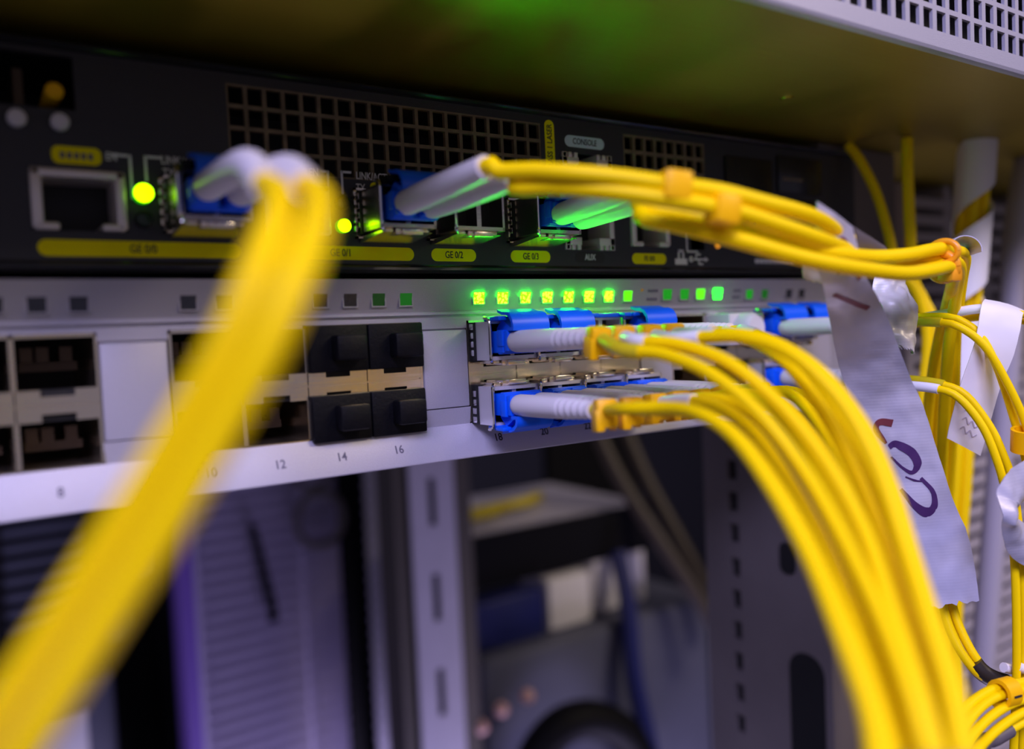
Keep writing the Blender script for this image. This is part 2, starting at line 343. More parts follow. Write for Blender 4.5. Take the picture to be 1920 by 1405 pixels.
# guide points of the cables, tapes and labels, in millimetres
PATHS = {
'left_a': [[-3.75,-80.33,47.75],[-8.64,-95.41,43.22],[-13.2,-105.88,38.63],[-15.83,-109.15,34.79],[-18.32,-108.98,29.48],[-21.66,-107.07,23.48],[-25.79,-104.68,16.31],[-30.74,-101.79,8.22],[-35.36,-99.09,0.73],[-40.24,-95.08,-7.82],[-46.43,-89.11,-19.01]],
'left_b': [[-0.12,-84.03,47.1],[-5.66,-98.66,42.66],[-10.64,-108.83,38.26],[-13.81,-112.96,34.27],[-16.23,-112.82,29.24],[-19.45,-110.99,23.29],[-23.47,-108.67,16.12],[-28.21,-105.92,8.23],[-32.71,-103.3,0.78],[-37.48,-99.35,-7.53],[-43.48,-93.49,-18.46]],
'up_a': [[46.9,-52.31,58.81],[50.27,-58.25,58.04],[54.53,-64.84,56.66],[60.64,-70.26,55.28],[67.37,-74.89,53.72],[76.43,-77.45,52.65],[85.76,-79.02,51.03],[95.48,-79.62,49.66],[103.04,-78.76,48.5],[117.44,-74.12,46.32],[131.03,-71.37,43.57],[141.96,-71.58,42.42],[151.34,-73.1,42.15],[161.65,-72.69,44.34],[172.0,-70.07,43.5],[181.06,-64.44,37.62],[188.14,-59.07,25.12],[193.35,-55.31,4.3],[198.92,-50.68,-17.94],[203.46,-45.97,-51.08]],
'up_b': [[49.66,-53.13,55.89],[53.03,-59.07,55.28],[57.29,-65.65,53.95],[62.72,-71.84,52.24],[69.44,-76.47,50.59],[77.76,-78.54,49.3],[86.33,-79.6,47.54],[94.39,-80.31,45.8],[102.34,-79.72,44.5],[115.92,-75.67,43.39],[129.53,-72.9,41.43],[140.42,-73.07,40.35],[149.25,-74.22,40.2],[159.08,-73.51,41.96],[169.93,-70.05,40.47],[177.64,-64.79,33.51],[185.12,-58.55,19.51],[190.86,-53.88,-0.02],[196.6,-49.36,-22.42],[201.29,-44.68,-54.13]],
'up_c': [[74.48,-59.21,52.72],[77.37,-66.12,50.63],[80.7,-70.89,48.81],[87.09,-74.11,46.94],[94.39,-76.73,45.05],[104.39,-78.8,42.62],[121.27,-76.95,42.04],[135.34,-76.75,42.73],[148.05,-75.59,44.25],[156.53,-74.06,44.59],[165.98,-70.88,42.82],[182.92,-60.93,36.48],[195.49,-50.91,22.09],[198.69,-46.89,3.47],[202.34,-43.4,-19.27],[205.06,-40.08,-56.04]],
'up_d': [[72.28,-61.47,50.68],[73.5,-68.48,48.18],[75.95,-73.87,46.22],[82.12,-78.17,43.88],[91.65,-79.91,41.68],[102.43,-81.25,39.91],[116.44,-81.12,38.79],[129.33,-80.19,38.39],[141.85,-78.93,39.25],[152.57,-76.47,40.14],[163.48,-71.86,38.36],[185.38,-58.08,30.96],[193.6,-49.98,16.15],[196.5,-45.76,-2.6],[200.1,-42.24,-25.5],[202.84,-38.76,-59.17]],
'p17a': [[69.77,-57.58,25.53],[71.15,-66.93,24.58],[71.63,-77.97,21.16],[72.05,-87.7,14.95],[71.9,-95.81,7.0],[68.55,-104.9,-1.64],[63.6,-113.63,-9.76],[58.39,-120.69,-16.54],[54.73,-125.35,-22.26]],
'p17b': [[73.78,-57.79,27.0],[75.11,-67.15,26.17],[75.91,-78.44,22.77],[76.58,-88.43,15.92],[75.85,-97.33,7.51],[72.89,-105.63,-1.47],[66.73,-113.62,-10.1],[61.25,-120.57,-17.38],[57.36,-125.13,-23.21]],
'p19a': [[84.14,-57.54,27.01],[84.09,-66.82,27.22],[84.0,-75.91,26.81],[84.05,-86.2,23.44],[84.0,-95.33,15.33],[81.62,-102.76,5.83],[76.89,-109.5,-3.86],[70.98,-116.17,-11.89],[65.73,-121.9,-18.89],[61.14,-125.69,-24.23]],
'p19b': [[89.23,-58.53,27.65],[89.05,-67.77,27.63],[89.57,-77.39,25.77],[89.32,-87.65,20.17],[88.36,-96.24,11.43],[84.99,-103.01,2.45],[79.65,-109.31,-6.0],[73.53,-115.84,-13.32],[68.27,-121.57,-19.72],[63.61,-125.36,-25.17]],
'p23a': [[108.21,-53.27,26.84],[102.4,-63.13,25.16],[97.46,-74.49,21.15],[93.32,-85.11,12.63],[88.63,-93.88,3.97],[83.25,-101.87,-4.7],[76.54,-109.71,-13.27],[70.1,-117.31,-20.93],[66.09,-122.02,-27.33]],
'p23b': [[112.12,-52.24,27.68],[107.59,-63.07,25.27],[103.25,-73.81,20.18],[98.15,-85.03,11.2],[92.58,-94.44,1.68],[86.17,-102.91,-7.6],[79.32,-110.63,-15.26],[72.95,-118.26,-22.16],[68.62,-122.73,-27.87]],
'p18a': [[68.13,-59.52,14.37],[69.53,-68.76,14.89],[68.24,-78.38,14.54],[67.08,-86.83,11.36],[64.61,-95.46,5.18],[61.2,-104.37,-2.75],[56.1,-112.91,-10.71],[51.84,-119.49,-17.74],[48.12,-122.91,-21.71]],
'p18b': [[74.11,-61.18,13.83],[74.52,-69.82,13.82],[72.6,-79.12,12.33],[70.89,-87.31,8.18],[68.27,-95.91,1.42],[64.71,-104.78,-6.8],[59.48,-113.23,-13.93],[54.62,-119.37,-19.6],[50.82,-122.73,-22.67]],
'p20a': [[85.56,-59.22,14.46],[83.57,-69.36,13.7],[80.26,-79.6,10.38],[77.12,-88.64,3.98],[73.1,-97.97,-4.04],[67.56,-106.99,-11.94],[61.33,-115.02,-18.17],[55.4,-120.78,-24.32]],
'p20b': [[90.51,-58.92,14.7],[88.83,-69.36,13.77],[85.72,-79.86,9.64],[82.75,-89.15,2.38],[78.18,-98.19,-5.75],[72.23,-107.01,-13.77],[65.12,-114.53,-20.09],[59.07,-120.27,-25.73]],
'p22a': [[104.43,-57.47,14.46],[100.73,-68.04,12.16],[96.43,-78.04,6.37],[91.67,-87.47,-1.42],[86.36,-96.22,-9.8],[79.56,-104.63,-17.71],[72.33,-112.26,-24.0],[67.28,-117.81,-29.42]],
'p22b': [[108.76,-56.76,14.69],[105.4,-67.67,11.74],[101.38,-77.97,5.3],[96.6,-87.51,-3.11],[90.84,-96.03,-11.59],[83.67,-104.29,-19.62],[76.62,-112.11,-26.05],[71.3,-117.53,-30.85]],
'p24a': [[121.51,-54.57,13.42],[116.93,-64.95,9.45],[110.94,-75.38,1.83],[104.19,-84.92,-6.63],[96.35,-94.47,-15.79],[88.6,-103.58,-24.49],[81.72,-111.58,-30.14],[76.76,-116.21,-33.17]],
'p24b': [[126.05,-54.04,13.06],[121.82,-64.77,8.41],[116.12,-75.51,0.12],[109.41,-85.19,-8.96],[101.16,-94.54,-18.2],[93.35,-103.67,-26.56],[86.18,-111.56,-32.3],[81.13,-116.17,-34.62]],
'r1a': [[168.18,-41.75,28.79],[167.64,-55.9,28.26],[169.25,-65.5,27.57],[170.02,-69.72,26.21],[172.58,-74.13,21.55],[175.31,-77.66,13.07],[178.87,-80.73,1.44],[183.16,-83.41,-15.85],[186.07,-84.27,-38.75],[187.67,-83.03,-82.93]],
'r1b': [[170.97,-39.93,30.11],[172.67,-54.41,29.44],[173.44,-64.62,28.97],[174.21,-68.87,27.17],[175.25,-72.19,23.58],[177.0,-75.03,15.81],[179.33,-77.25,4.47],[181.47,-79.42,-8.17],[182.56,-81.13,-25.37],[183.0,-80.55,-52.43],[185.34,-79.08,-83.75]],
'r2a': [[165.35,-43.16,12.65],[163.75,-57.83,12.11],[164.7,-66.97,11.2],[165.89,-71.54,8.9],[167.92,-75.71,2.19],[169.16,-78.19,-5.48],[170.47,-79.51,-13.23],[171.08,-80.52,-23.5],[171.09,-81.18,-35.02],[171.03,-81.12,-55.87],[171.06,-80.02,-78.69]],
'r2b': [[168.11,-41.36,13.46],[167.82,-56.89,13.18],[168.81,-66.09,11.95],[170.25,-70.84,9.32],[172.41,-75.13,1.97],[173.63,-77.54,-4.77],[175.04,-78.87,-11.35],[175.66,-79.89,-21.77],[175.72,-80.74,-36.07],[175.65,-80.69,-57.22],[175.88,-79.75,-80.38]],
'r3a': [[169.28,-61.5,-29.26],[167.11,-64.08,-36.62],[166.18,-66.33,-44.79],[165.68,-68.75,-50.82],[166.09,-71.73,-55.85],[167.88,-74.36,-59.52],[172.08,-77.33,-61.85],[178.51,-80.54,-63.12],[189.43,-83.15,-64.21]],
'r3b': [[172.61,-62.49,-28.28],[170.32,-65.07,-37.06],[169.15,-67.16,-45.25],[168.69,-69.57,-50.65],[168.88,-72.39,-55.57],[170.46,-74.88,-59.25],[174.47,-77.71,-61.45],[180.74,-80.79,-62.31],[191.17,-83.05,-63.07]],
'v1': [[239.02,-16.89,90.3],[238.1,-17.35,77.46],[238.62,-17.43,61.18],[240.29,-17.17,42.98],[242.56,-19.13,35.49],[243.24,-22.65,24.32],[238.6,-23.37,-0.95],[233.58,-22.44,-44.3],[229.76,-21.92,-80.44],[225.67,-21.73,-125.66]],
'v2': [[228.48,-1.48,90.3],[229.5,-5.09,84.61],[231.52,-9.54,72.95],[232.16,-13.14,59.7],[234.06,-15.16,46.78],[239.16,-19.2,36.44],[240.89,-21.26,20.78],[237.44,-20.38,-4.65],[232.76,-19.5,-44.67],[228.62,-18.77,-81.05],[224.5,-18.57,-126.59]],
'v3': [[274.05,-22.69,90.0],[270.51,-22.03,61.74],[265.77,-20.79,27.43],[262.39,-20.24,-3.1],[259.57,-19.85,-29.83],[254.27,-18.44,-67.94],[247.78,-17.86,-134.79]],
'v4': [[279.0,-23.6,90.0],[275.44,-22.94,61.8],[270.99,-21.9,27.25],[267.74,-21.46,-3.5],[264.9,-21.07,-30.41],[260.05,-19.98,-68.8],[253.5,-19.39,-136.09]],
'v5': [[273.97,-18.96,90.0],[270.55,-18.41,62.23],[265.92,-17.25,27.57],[262.35,-16.59,-3.26],[259.34,-16.09,-30.25],[253.99,-14.67,-68.74],[247.43,-14.08,-136.26]],
'b1': [[130.24,-82.35,-73.68],[135.74,-83.04,-62.94],[144.91,-81.77,-59.05],[155.65,-81.69,-57.62],[166.52,-83.03,-58.19],[184.11,-85.4,-60.67]],
'b2': [[129.75,-84.37,-72.6],[136.35,-84.67,-63.08],[145.52,-83.43,-59.85],[155.76,-83.04,-58.7],[166.42,-84.24,-59.42],[182.9,-85.88,-62.19]],
'b3': [[131.42,-85.51,-72.69],[137.59,-85.59,-64.53],[146.74,-84.39,-62.29],[157.22,-84.17,-61.22],[167.34,-84.97,-61.36],[182.78,-85.9,-64.14]],
'b4': [[132.86,-86.61,-75.02],[139.19,-86.76,-66.1],[149.15,-84.99,-65.24],[159.48,-84.68,-64.47],[169.26,-85.24,-64.39],[183.17,-86.3,-66.51]],
'b5': [[144.81,-80.73,-84.56],[151.6,-82.06,-69.62],[156.49,-82.87,-68.36],[163.07,-83.66,-67.71],[170.71,-85.15,-66.79],[184.15,-85.87,-68.55]],
'b6': [[166.79,-61.86,-43.97],[164.73,-63.39,-52.78],[160.81,-66.17,-63.2],[157.87,-69.58,-73.22],[156.2,-71.55,-85.16]],
'b7': [[170.3,-61.86,-44.74],[168.81,-63.86,-55.04],[164.49,-66.29,-64.19],[161.41,-69.62,-74.32],[159.73,-71.59,-86.38]],
'conduit': [[326.98,-15.68,90.3],[320.98,-13.81,62.59],[316.89,-13.1,26.36],[311.5,-11.89,-16.23],[307.33,-10.89,-48.16],[302.98,-9.77,-80.08],[298.5,-8.67,-114.15],[293.43,-7.55,-154.61]],
'conduit2': [[324.23,-29.73,90.3],[313.02,-25.75,34.18],[303.92,-22.39,-14.79],[306.22,-16.73,-57.79],[297.56,-16.25,-152.36]],
'tape_l': [[103.56,-77.68,52.35],[104.71,-76.33,47.24],[106.72,-74.35,42.3],[110.78,-72.44,39.1],[115.73,-69.94,35.66],[122.51,-66.42,29.47],[128.35,-63.49,22.83],[133.92,-61.65,15.18],[139.26,-60.99,5.33],[144.46,-61.49,-5.41],[149.14,-62.86,-16.25],[152.84,-64.76,-27.02],[155.3,-66.91,-35.6],[155.81,-68.77,-40.92]],
'tape_r': [[114.4,-78.02,47.88],[116.55,-77.22,44.84],[118.67,-76.45,41.18],[121.21,-75.92,38.18],[126.27,-74.67,35.25],[134.86,-72.38,28.89],[142.16,-70.45,22.1],[148.54,-69.1,15.58],[154.6,-68.82,7.54],[158.77,-69.89,-4.38],[162.5,-70.54,-13.91],[166.74,-71.51,-22.99],[168.04,-72.88,-31.59],[167.61,-74.33,-40.85]],
'flap_l': [[108.53,-73.08,43.52],[109.53,-70.18,42.77],[111.37,-67.94,40.26],[113.14,-66.83,38.36]],
'flap_r': [[113.0,-72.66,40.39],[115.09,-70.51,39.28],[117.72,-68.74,37.98],[119.61,-67.64,37.27]],
'back_l': [[115.31,-77.42,47.99],[120.67,-76.27,46.91],[127.98,-74.0,46.06],[135.21,-71.7,45.13]],
'back_r': [[117.39,-76.64,43.85],[122.47,-75.25,43.56],[128.72,-73.46,43.19],[136.21,-71.28,43.08]],
'crum_l': [[158.86,-54.03,41.85],[156.16,-56.07,37.65],[154.07,-58.56,32.88],[155.3,-59.65,28.2],[156.35,-60.59,24.18],[158.02,-60.65,21.87]],
'crum_r': [[171.21,-56.31,42.42],[167.16,-57.44,38.19],[165.67,-60.33,33.26],[164.55,-62.26,28.5],[163.81,-62.03,23.86],[163.16,-60.63,19.48]],
'rt_l': [[170.92,-84.2,-5.35],[164.63,-83.67,-6.88],[159.29,-83.82,-9.23],[157.15,-83.75,-12.24],[156.12,-85.67,-15.8],[157.64,-84.45,-18.68],[159.91,-83.77,-22.25],[164.1,-83.24,-26.84],[169.85,-83.71,-30.63],[176.07,-84.45,-33.37]],
'rt_r': [[184.45,-81.7,-12.95],[180.55,-81.56,-14.4],[176.69,-81.45,-15.82],[168.1,-82.96,-16.87],[160.73,-85.21,-16.61],[168.67,-83.48,-19.4],[173.59,-83.34,-22.16],[178.25,-83.03,-24.95],[181.29,-82.85,-28.15],[184.94,-83.05,-30.77]],
'flag_l': [[183.73,-68.94,32.9],[176.79,-71.57,31.51],[174.06,-72.35,27.83],[172.85,-71.83,22.62],[172.71,-69.7,16.02],[172.42,-67.47,9.3],[172.64,-65.59,2.42],[172.56,-64.58,-2.01]],
'flag_r': [[198.58,-71.91,29.72],[190.55,-75.0,28.64],[186.42,-76.06,24.67],[184.44,-75.1,18.05],[182.84,-73.18,11.39],[182.69,-71.06,4.53],[182.73,-69.07,-2.47],[183.32,-67.34,-7.55]],
'boot_la': [[4.6,-16.4,59.2],[4.09,-37.88,58.68],[2.51,-51.44,56.5],[-0.47,-66.65,51.03]],
'boot_lb': [[10.8,-16.4,58.6],[8.43,-42.11,57.16],[6.74,-56.8,55.01],[3.32,-71.69,50.05]],
'flaga': [[177.11,-35.78,27.41],[179.01,-49.11,28.06],[179.27,-56.47,29.18],[180.2,-63.09,29.98],[181.87,-69.02,30.61],[188.44,-71.09,29.83],[195.12,-74.48,28.28],[204.06,-78.23,26.09]],
'flagb': [[180.66,-33.39,26.45],[181.79,-47.42,26.86],[182.11,-54.84,27.75],[183.08,-61.52,28.03],[184.82,-67.51,28.43],[191.47,-69.62,27.89],[198.24,-73.06,26.59],[207.27,-76.88,24.21]],
}

# ================================================================== setting
def setting(name, x0, x1, y0, y1, z0, z1, material):
    o = MB().box(x0, x1, y0, y1, z0, z1).build(name, material, None, False)
    o['kind'] = 'structure'; return o
setting('wall_back', -1800, 2600, 1900, 1950, -1100, 1600, 'wall')
setting('wall_right', 2550, 2600, -1800, 1950, -1100, 1600, 'wall')
setting('floor', -1800, 2600, -1800, 1950, -1140, -1100, 'wall')

# ================================================================== rack posts
def hole_plate_x(mb, x0, x1, y0, y1, z0, z1, holes):
    """plate facing X with rectangular holes (ya, yb, za, zb), all columns sharing z bands"""
    bands = sorted({z0, z1} | {h[2] for h in holes} | {h[3] for h in holes})
    for a, b in zip(bands, bands[1:]):
        hs = sorted([h for h in holes if h[2] <= a+1e-6 and h[3] >= b-1e-6])
        y = y0
        for h in hs:
            if h[0] > y: mb.box(x0, x1, y, h[0], a, b)
            y = h[1]
        if y1 > y: mb.box(x0, x1, y, y1, a, b)
    return mb
rp = thing('rack_post', 'brown-grey front rack post with a column of small square holes, right of the silver switch', 'rack post', (216, 30, -420))
holes = [(42.5, 47.0, -260+12.7*k, -260+12.7*k+7.5) for k in range(28)]
holes = [h for h in holes if not (h[2] < -62 and h[3] > -140)] + [(42.5, 47.0, a, a+7.5) for a in (-134, -121.3, -108.6, -95.9, -83.2, -70.5)]
mb = hole_plate_x(MB(), 216, 218, 1.8, 60, -420, 90.5, holes)
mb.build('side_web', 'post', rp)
MB().box(218, 262, 1.8, 3.8, -420, 90.5).build('front_flange', 'post', rp)
MB().box(218, 232, 58, 60, -420, 90.5).build('rear_flange', 'post', rp)
MB().box(218.1, 218.6, 41, 49, -420, 90).build('slot_shade', 'dark', rp)  # dark sheet added so the holes look deep in shade
MB().prism(rrect(5, 20, -152, -92, 7), 'x', 215.6, 216).build('oblong_opening', 'dark', rp)
MB().prism(rrect(16, 23, -64, -52, 3), 'x', 215.6, 216).build('oblong_opening', 'dark', rp)

pl = thing('rack_post', 'pale lavender rear rack post with tall slots, seen below the switch', 'rack post', (246, 352, -420))
bars = []
mb = MB()
z = -420.0
slots = [-88+k*70.0 for k in range(-4, 6)]
mb.box(228, 242.5, 350, 353, -420, 260); mb.box(248.5, 264, 350, 353, -420, 260)
prev = -420
for s_ in slots:
    mb.box(242.5, 248.5, 350, 353, prev, s_-17.5); prev = s_+17.5
mb.box(242.5, 248.5, 350, 353, prev, 260)
mb.build('slotted_face', 'post_light', pl)
MB().box(241, 250, 353.2, 355, -420, 260).build('slot_shade', 'black', pl)  # black sheet added to paint the shade inside the slots
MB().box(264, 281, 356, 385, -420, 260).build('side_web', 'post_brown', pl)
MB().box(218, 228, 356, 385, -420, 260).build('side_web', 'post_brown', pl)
MB().box(228, 264, 380, 385, -420, 260).build('back_web', 'black', pl)  # blackened so the slots in front stay dark

# ================================================================== silver switch
PITCH = 14.25
GX = [-70.3, 0.0, 70.3, 140.6]                    # left end of the four port groups
sw = thing('network_switch', 'silver network switch with stacked fibre ports and a row of green lights', 'network switch', (75, 150, 0))
MB().box(-215, 214, 36, 290, 0.6, 43.4).build('body', 'chassis', sw)
MB().prism([(-2.2, 43.5), (36, 43.5), (36, 41.8), (0.8, 41.8), (0.8, 35.6), (-0.2, 35.6)], 'x', -220, 217).build('light_strip', 'silver_shaded', sw)
MB().prism([(-0.9, 35.0), (-0.9, 35.55), (-0.5, 35.8), (1.0, 35.8), (1.0, 34.9)], 'x', -220, 217).build('ridge', 'silver', sw)
MB().prism([(0, 7.8), (-3.2, 0.2), (-3.2, -0.2), (-2.4, -0.5), (36, -0.5), (36, 0.5), (0.4, 7.4)], 'x', -220, 217).build('sloping_lip', 'silver', sw)
MB().box(-220, 217, 0, 1.2, 33.4, 35.0).build('upper_band', 'silver', sw)
MB().box(214, 236, 0, 1.8, 0.3, 43.5, 0.3).build('mounting_ear', 'silver_shaded', sw)
ends = [(-85, GX[0])]+[(GX[i]+57.2, GX[i+1]-0.2) for i in range(3)]+[(GX[3]+57.2, 217)]
for a, b in ends:
    f = MB()
    f.box(a, b, -0.1, 3, 31.6, 33.5)
    f.box(a+0.3, b-0.3, -0.5, 3, 12.2, 31.2, 0.25)
    f.box(a, b, 0.7, 3, 31.1, 31.7)
    f.prism([(-0.3, 12.0), (0.4, 7.7), (3, 7.7), (3, 12.0)], 'x', a, b)
    f.build('filler_plate', 'silver', sw)
def port_cage(x0):
    c = MB()
    zt, zb, s0, s1 = 33.4, 7.6, 16.9, 22.9
    c.box(x0-0.1, x0+57.3, 0.0, 34, zt-0.7, zt); c.box(x0-0.1, x0+57.3, 0.0, 34, zb-0.3, zb+0.5)
    c.box(x0-0.1, x0+0.5, 0, 34, zb, zt); c.box(x0+56.7, x0+57.3, 0, 34, zb, zt)
    for k in (1, 2, 3):
        x = x0+0.1+PITCH*k
        c.box(x-0.45, x+0.45, 0.0, 34, zb, s0); c.box(x-0.45, x+0.45, 0.0, 34, s1, zt)
    for k in range(4):
        a, b = x0+0.1+PITCH*k, x0+0.1+PITCH*(k+1)
        m0, m1 = (a+b)/2-2.9, (a+b)/2+2.9
        c.prism([(a+0.12, 20.1), (b-0.12, 20.1), (b-0.12, s1), (m1, s1), (m1, s1-1.25), (m0, s1-1.25), (m0, s1), (a+0.12, s1)], 'y', 0.05, 9)
        c.prism([(a+0.12, s0), (m0, s0), (m0, s0+1.4), (m1, s0+1.4), (m1, s0), (b-0.12, s0), (b-0.12, 19.75), (a+0.12, 19.75)], 'y', 0.05, 9)
    c.box(x0, x0+57.2, 0.5, 30, 19.7, 20.2)
    o = c.build('port_cage', 'chrome', sw)
    MB().box(x0+0.5, x0+56.7, 32, 35, zb+0.5, zt-0.7).build('cage_back', 'dark', o)
    t = MB()
    for k in range(4):
        cx = x0+0.1+PITCH*(k+0.5)
        for zc in (28.4, 12.4):
            t.box(cx-5.2, cx+5.2, 14, 30, zc-2.2, zc-0.4)
            for j in (-4, -1.2, 3.0):
                t.box(cx+j-1.1, cx+j+1.1, 11.5, 13.5, zc-0.3, zc+2.6)
    t.build('contact_block', 'contact', o)
    t = MB()
    for k in range(4):
        cx = x0+0.1+PITCH*(k+0.5)
        for za, zz in ((s1-1.3, s1-0.05), (s0+0.05, s0+1.4)):
            t.box(cx-2.9, cx+2.9, 1.2, 8, za, zz)
    t.build('latch_recess', 'dark', o)
    return o
for g in GX: port_cage(g)
# windows with light pipes in the upper strip: slope of the strip
def strip_y(z): return -0.2-(z-35.6)*2.0/7.9
TILT = math.atan2(2.0, 7.9)
def led_window(x, key, w=3.1, h=2.9, z=38.85):
    f = MB()
    y = strip_y(z)
    for bx in ((-w/2-.3, -w/2, -h/2-.3, h/2+.3), (w/2, w/2+.3, -h/2-.3, h/2+.3), (-w/2, w/2, h/2, h/2+.3), (-w/2, w/2, -h/2-.3, -h/2)):
        f.box(x+bx[0], x+bx[1], y-0.12, y+0.3, z+bx[2], z+bx[3])
    o = f.build('light_window', 'silver_shaded' if not key.startswith('led_o') else 'silver_shaded', sw)
    p = MB().box(-w/2, w/2, -0.22 if key in ('led_on', 'led_green') else -0.05, 0.3, -h/2, h/2, 0.1 if key in ('led_on', 'led_green') else 0)
    bmesh.ops.rotate(p.bm, verts=p.bm.verts, cent=(0, 0, 0), matrix=Matrix.Rotation(TILT, 3, 'X'))
    p.move((x, y-0.03, z))
    p.build('light_pipe', key, o)
for k in range(8): led_window(4.0+7.03*k, 'window' if k < 6 else ('spill_glow' if k == 6 else 'led_faint_and_spill'))  # last two pipes are unlit; their neighbours' green spill is painted as emission
for k in range(8): led_window(73.5+7.08*k, 'led_on' if k < 7 else 'led_mid')
for k in range(3): led_window(-15.9-6.95*k, 'window')
for x, key in ((138.5, 'led_dim'), (145.6, 'led_dim'), (152.4, 'led_mid'), (159.8, 'led_green')): led_window(x, key, 3.5, 3.1, 39.1)
for x, key in ((174.6, 'led_dim'), (182.0, 'led_faint_and_spill'), (194.2, 'window'), (200.8, 'window')): led_window(x, key, 3.0, 2.9, 38.8)
# printing: even port numbers on the sloping lip, small marks on the strip
lip_tilt = -math.atan2(3.2, 7.6)
def lip_y(z): return -3.2*(7.8-z)/7.6
for num, x in ((6, -34.5), (8, -20.4), (10, 7.2), (12, 21.5), (14, 35.6), (16, 49.8), (18, 77.7), (20, 92.2), (22, 106.8), (24, 120.6)):
    z = 3.6
    MB().text(str(num), 2.75, x-0.8, z, lip_y(z)-0.05, 0.92, tilt=lip_tilt).build('port_number', 'ink' if num > 16 else 'ink_grey', sw, False)
b = MB()
for zc in (40.4, 38.0):
    for k in range(4): b.box(130.6+k*1.05, 131.4+k*1.05, strip_y(zc)-0.06, strip_y(zc)+0.02, zc-0.55, zc+0.55)
for zc in (40.2, 38.2):
    for k in range(3): b.box(167.0+k*1.2, 167.9+k*1.2, strip_y(zc)-0.06, strip_y(zc)+0.02, zc-0.55, zc+0.55)
b.build('mode_marks', 'ink_grey', sw, False)
MB().prism([(127.9, 39.9), (129.1, 40.5), (127.9, 41.1)], 'y', strip_y(40.5)-0.08, strip_y(40.5)+0.02).build('arrow_mark', 'amber', sw, False)

# ------------------------------------------------------------------ dust plugs
def make_plug(loc, label):
    r = thing('dust_plug', label, 'dust plug', loc, 'black dust plugs in the switch')
    x, y, z = loc
    MB().box(x-7.0, x+7.0, y-1.6, y+10, z-5.3, z+5.2, 0.35).build('plug_face', 'black_rubber', r)
    MB().box(x-2.0, x+5.2, y-5.6, y-1.4, z-2.8, z+2.9, 0.7).build('grip_tab', 'black_rubber', r)
    return r
TOPZ, BOTZ = 28.1, 12.3
pg = make_plug((0.1+PITCH*2.5, 0, TOPZ), 'black rubber dust plug in the upper row, left of the pair above number 14')
dup(pg, (0.1+PITCH*3.5, 0, TOPZ), 'black rubber dust plug in the upper row, right of the pair above number 16')
dup(pg, (0.1+PITCH*2.5, 0, BOTZ+0.2), 'black rubber dust plug in the lower row directly above printed number 14')
dup(pg, (0.1+PITCH*3.5, 0, BOTZ+0.2), 'black rubber dust plug in the lower row directly above printed number 16')

# ------------------------------------------------------------------ SFP transceivers
def make_sfp(loc, label, lower=False, bail='blue', out=9.5, group='transceivers in the switch', housing='steel', name='fiber_transceiver'):
    r = thing(name, label, 'transceiver', loc, group)
    def B(mb, nm, mt, par=None):
        if lower: mb.flipz()
        mb.move(loc); return mb.build(nm, mt, par or r)
    W2, H2 = 6.75, 4.7
    s = MB()
    s.box(-W2, -W2+0.6, -out, 12, -H2, H2); s.box(W2-0.6, W2, -out, 12, -H2, H2)
    s.box(-W2, W2, -out, 12, H2-0.6, H2); s.box(-W2, W2, -out, 12, -H2, -H2+0.9)
    s.box(-0.6, 0.6, -out+0.6, 6, -H2, H2)
    B(s, 'housing', housing)
    B(MB().box(-W2+0.6, W2-0.6, -out+5.5, 11, -H2+0.9, H2-0.6), 'receptacle', 'dark')
    # spring fingers where the housing meets the cage
    c = MB()
    c.box(-W2-0.28, -W2, -3.2, -0.05, -H2, H2); c.box(W2, W2+0.12, -3.2, -0.05, -H2, H2); c.box(-W2, W2, -3.2, -0.05, -H2-0.3, -H2)
    col = B(c, 'gasket', 'dark')
    f = MB()
    for k in range(4): f.box(-W2-0.5, -W2-0.2, -2.6, -0.9, -3.6+k*2.15, -2.1+k*2.15, 0.1)
    B(f, 'spring_fingers', 'wire' if housing == 'steel' else housing, col)
    # bail wire round the front, and the latch lever
    w = spline([(-W2-0.35, -out+1.5, H2+0.9), (-W2-0.45, -out-0.4, H2+0.4), (-W2-0.45, -out-0.9, H2-1.0), (-W2-0.45, -out-0.9, 0), (-W2-0.45, -out-0.9, -H2+0.8), (-W2-0.2, -out-0.6, -H2-0.1), (-W2+0.8, -out+0.6, -H2-0.5)], 0.8)
    B(MB().tube(w, 0.42, 8), 'bail_wire', 'wire')
    t = MB()
    t.box(-W2+0.4, W2-0.4, -out-1.8, -out+3.2, H2, H2+1.1, 0.3)
    t.box(-W2-0.2, -W2+2.2, -out-4.4, -out-1.0, H2+0.1, H2+1.1, 0.25); t.box(W2-2.2, W2+0.2, -out-4.0, -out-1.0, H2+0.1, H2+1.1, 0.25)
    B(t, 'bail_lever', bail)
    k = MB()
    k.box(-3.2, 3.2, -out+0.5, -1.5, -H2-1.35, -H2, 0.15); k.box(-2.1, 3.0, -out-0.6, -out+2.0, -H2-1.5, -H2-0.3, 0.15)
    k.box(-5.6, -3.6, -out+1.0, -2.5, -H2-0.9, -H2, 0.1); k.box(3.6, 5.4, -out+1.5, -3.0, -H2-0.9, -H2, 0.1)
    B(k, 'latch', 'chrome')
    return r
def PX(k, g=2): return GX[g]+0.1+PITCH*(k+0.5)
SFPN = ['above printed number 18', 'above printed number 20', 'above printed number 22', 'at the right end of its block']
protoT = make_sfp((PX(0), 0, TOPZ), 'metal transceiver in the upper row, leftmost of its block, '+SFPN[0])
for k in (1, 2, 3):
    dup(protoT, (PX(k), 0, TOPZ), ['', 'metal transceiver second in the upper row, '+SFPN[1], 'upper-row transceiver with its bare blue lever and no cable plugged in', 'metal transceiver fourth in the upper row, '+SFPN[3]][k])
protoB = make_sfp((PX(0), 0, BOTZ), 'metal transceiver in the lower row, leftmost of its block, just above number 18', lower=True)
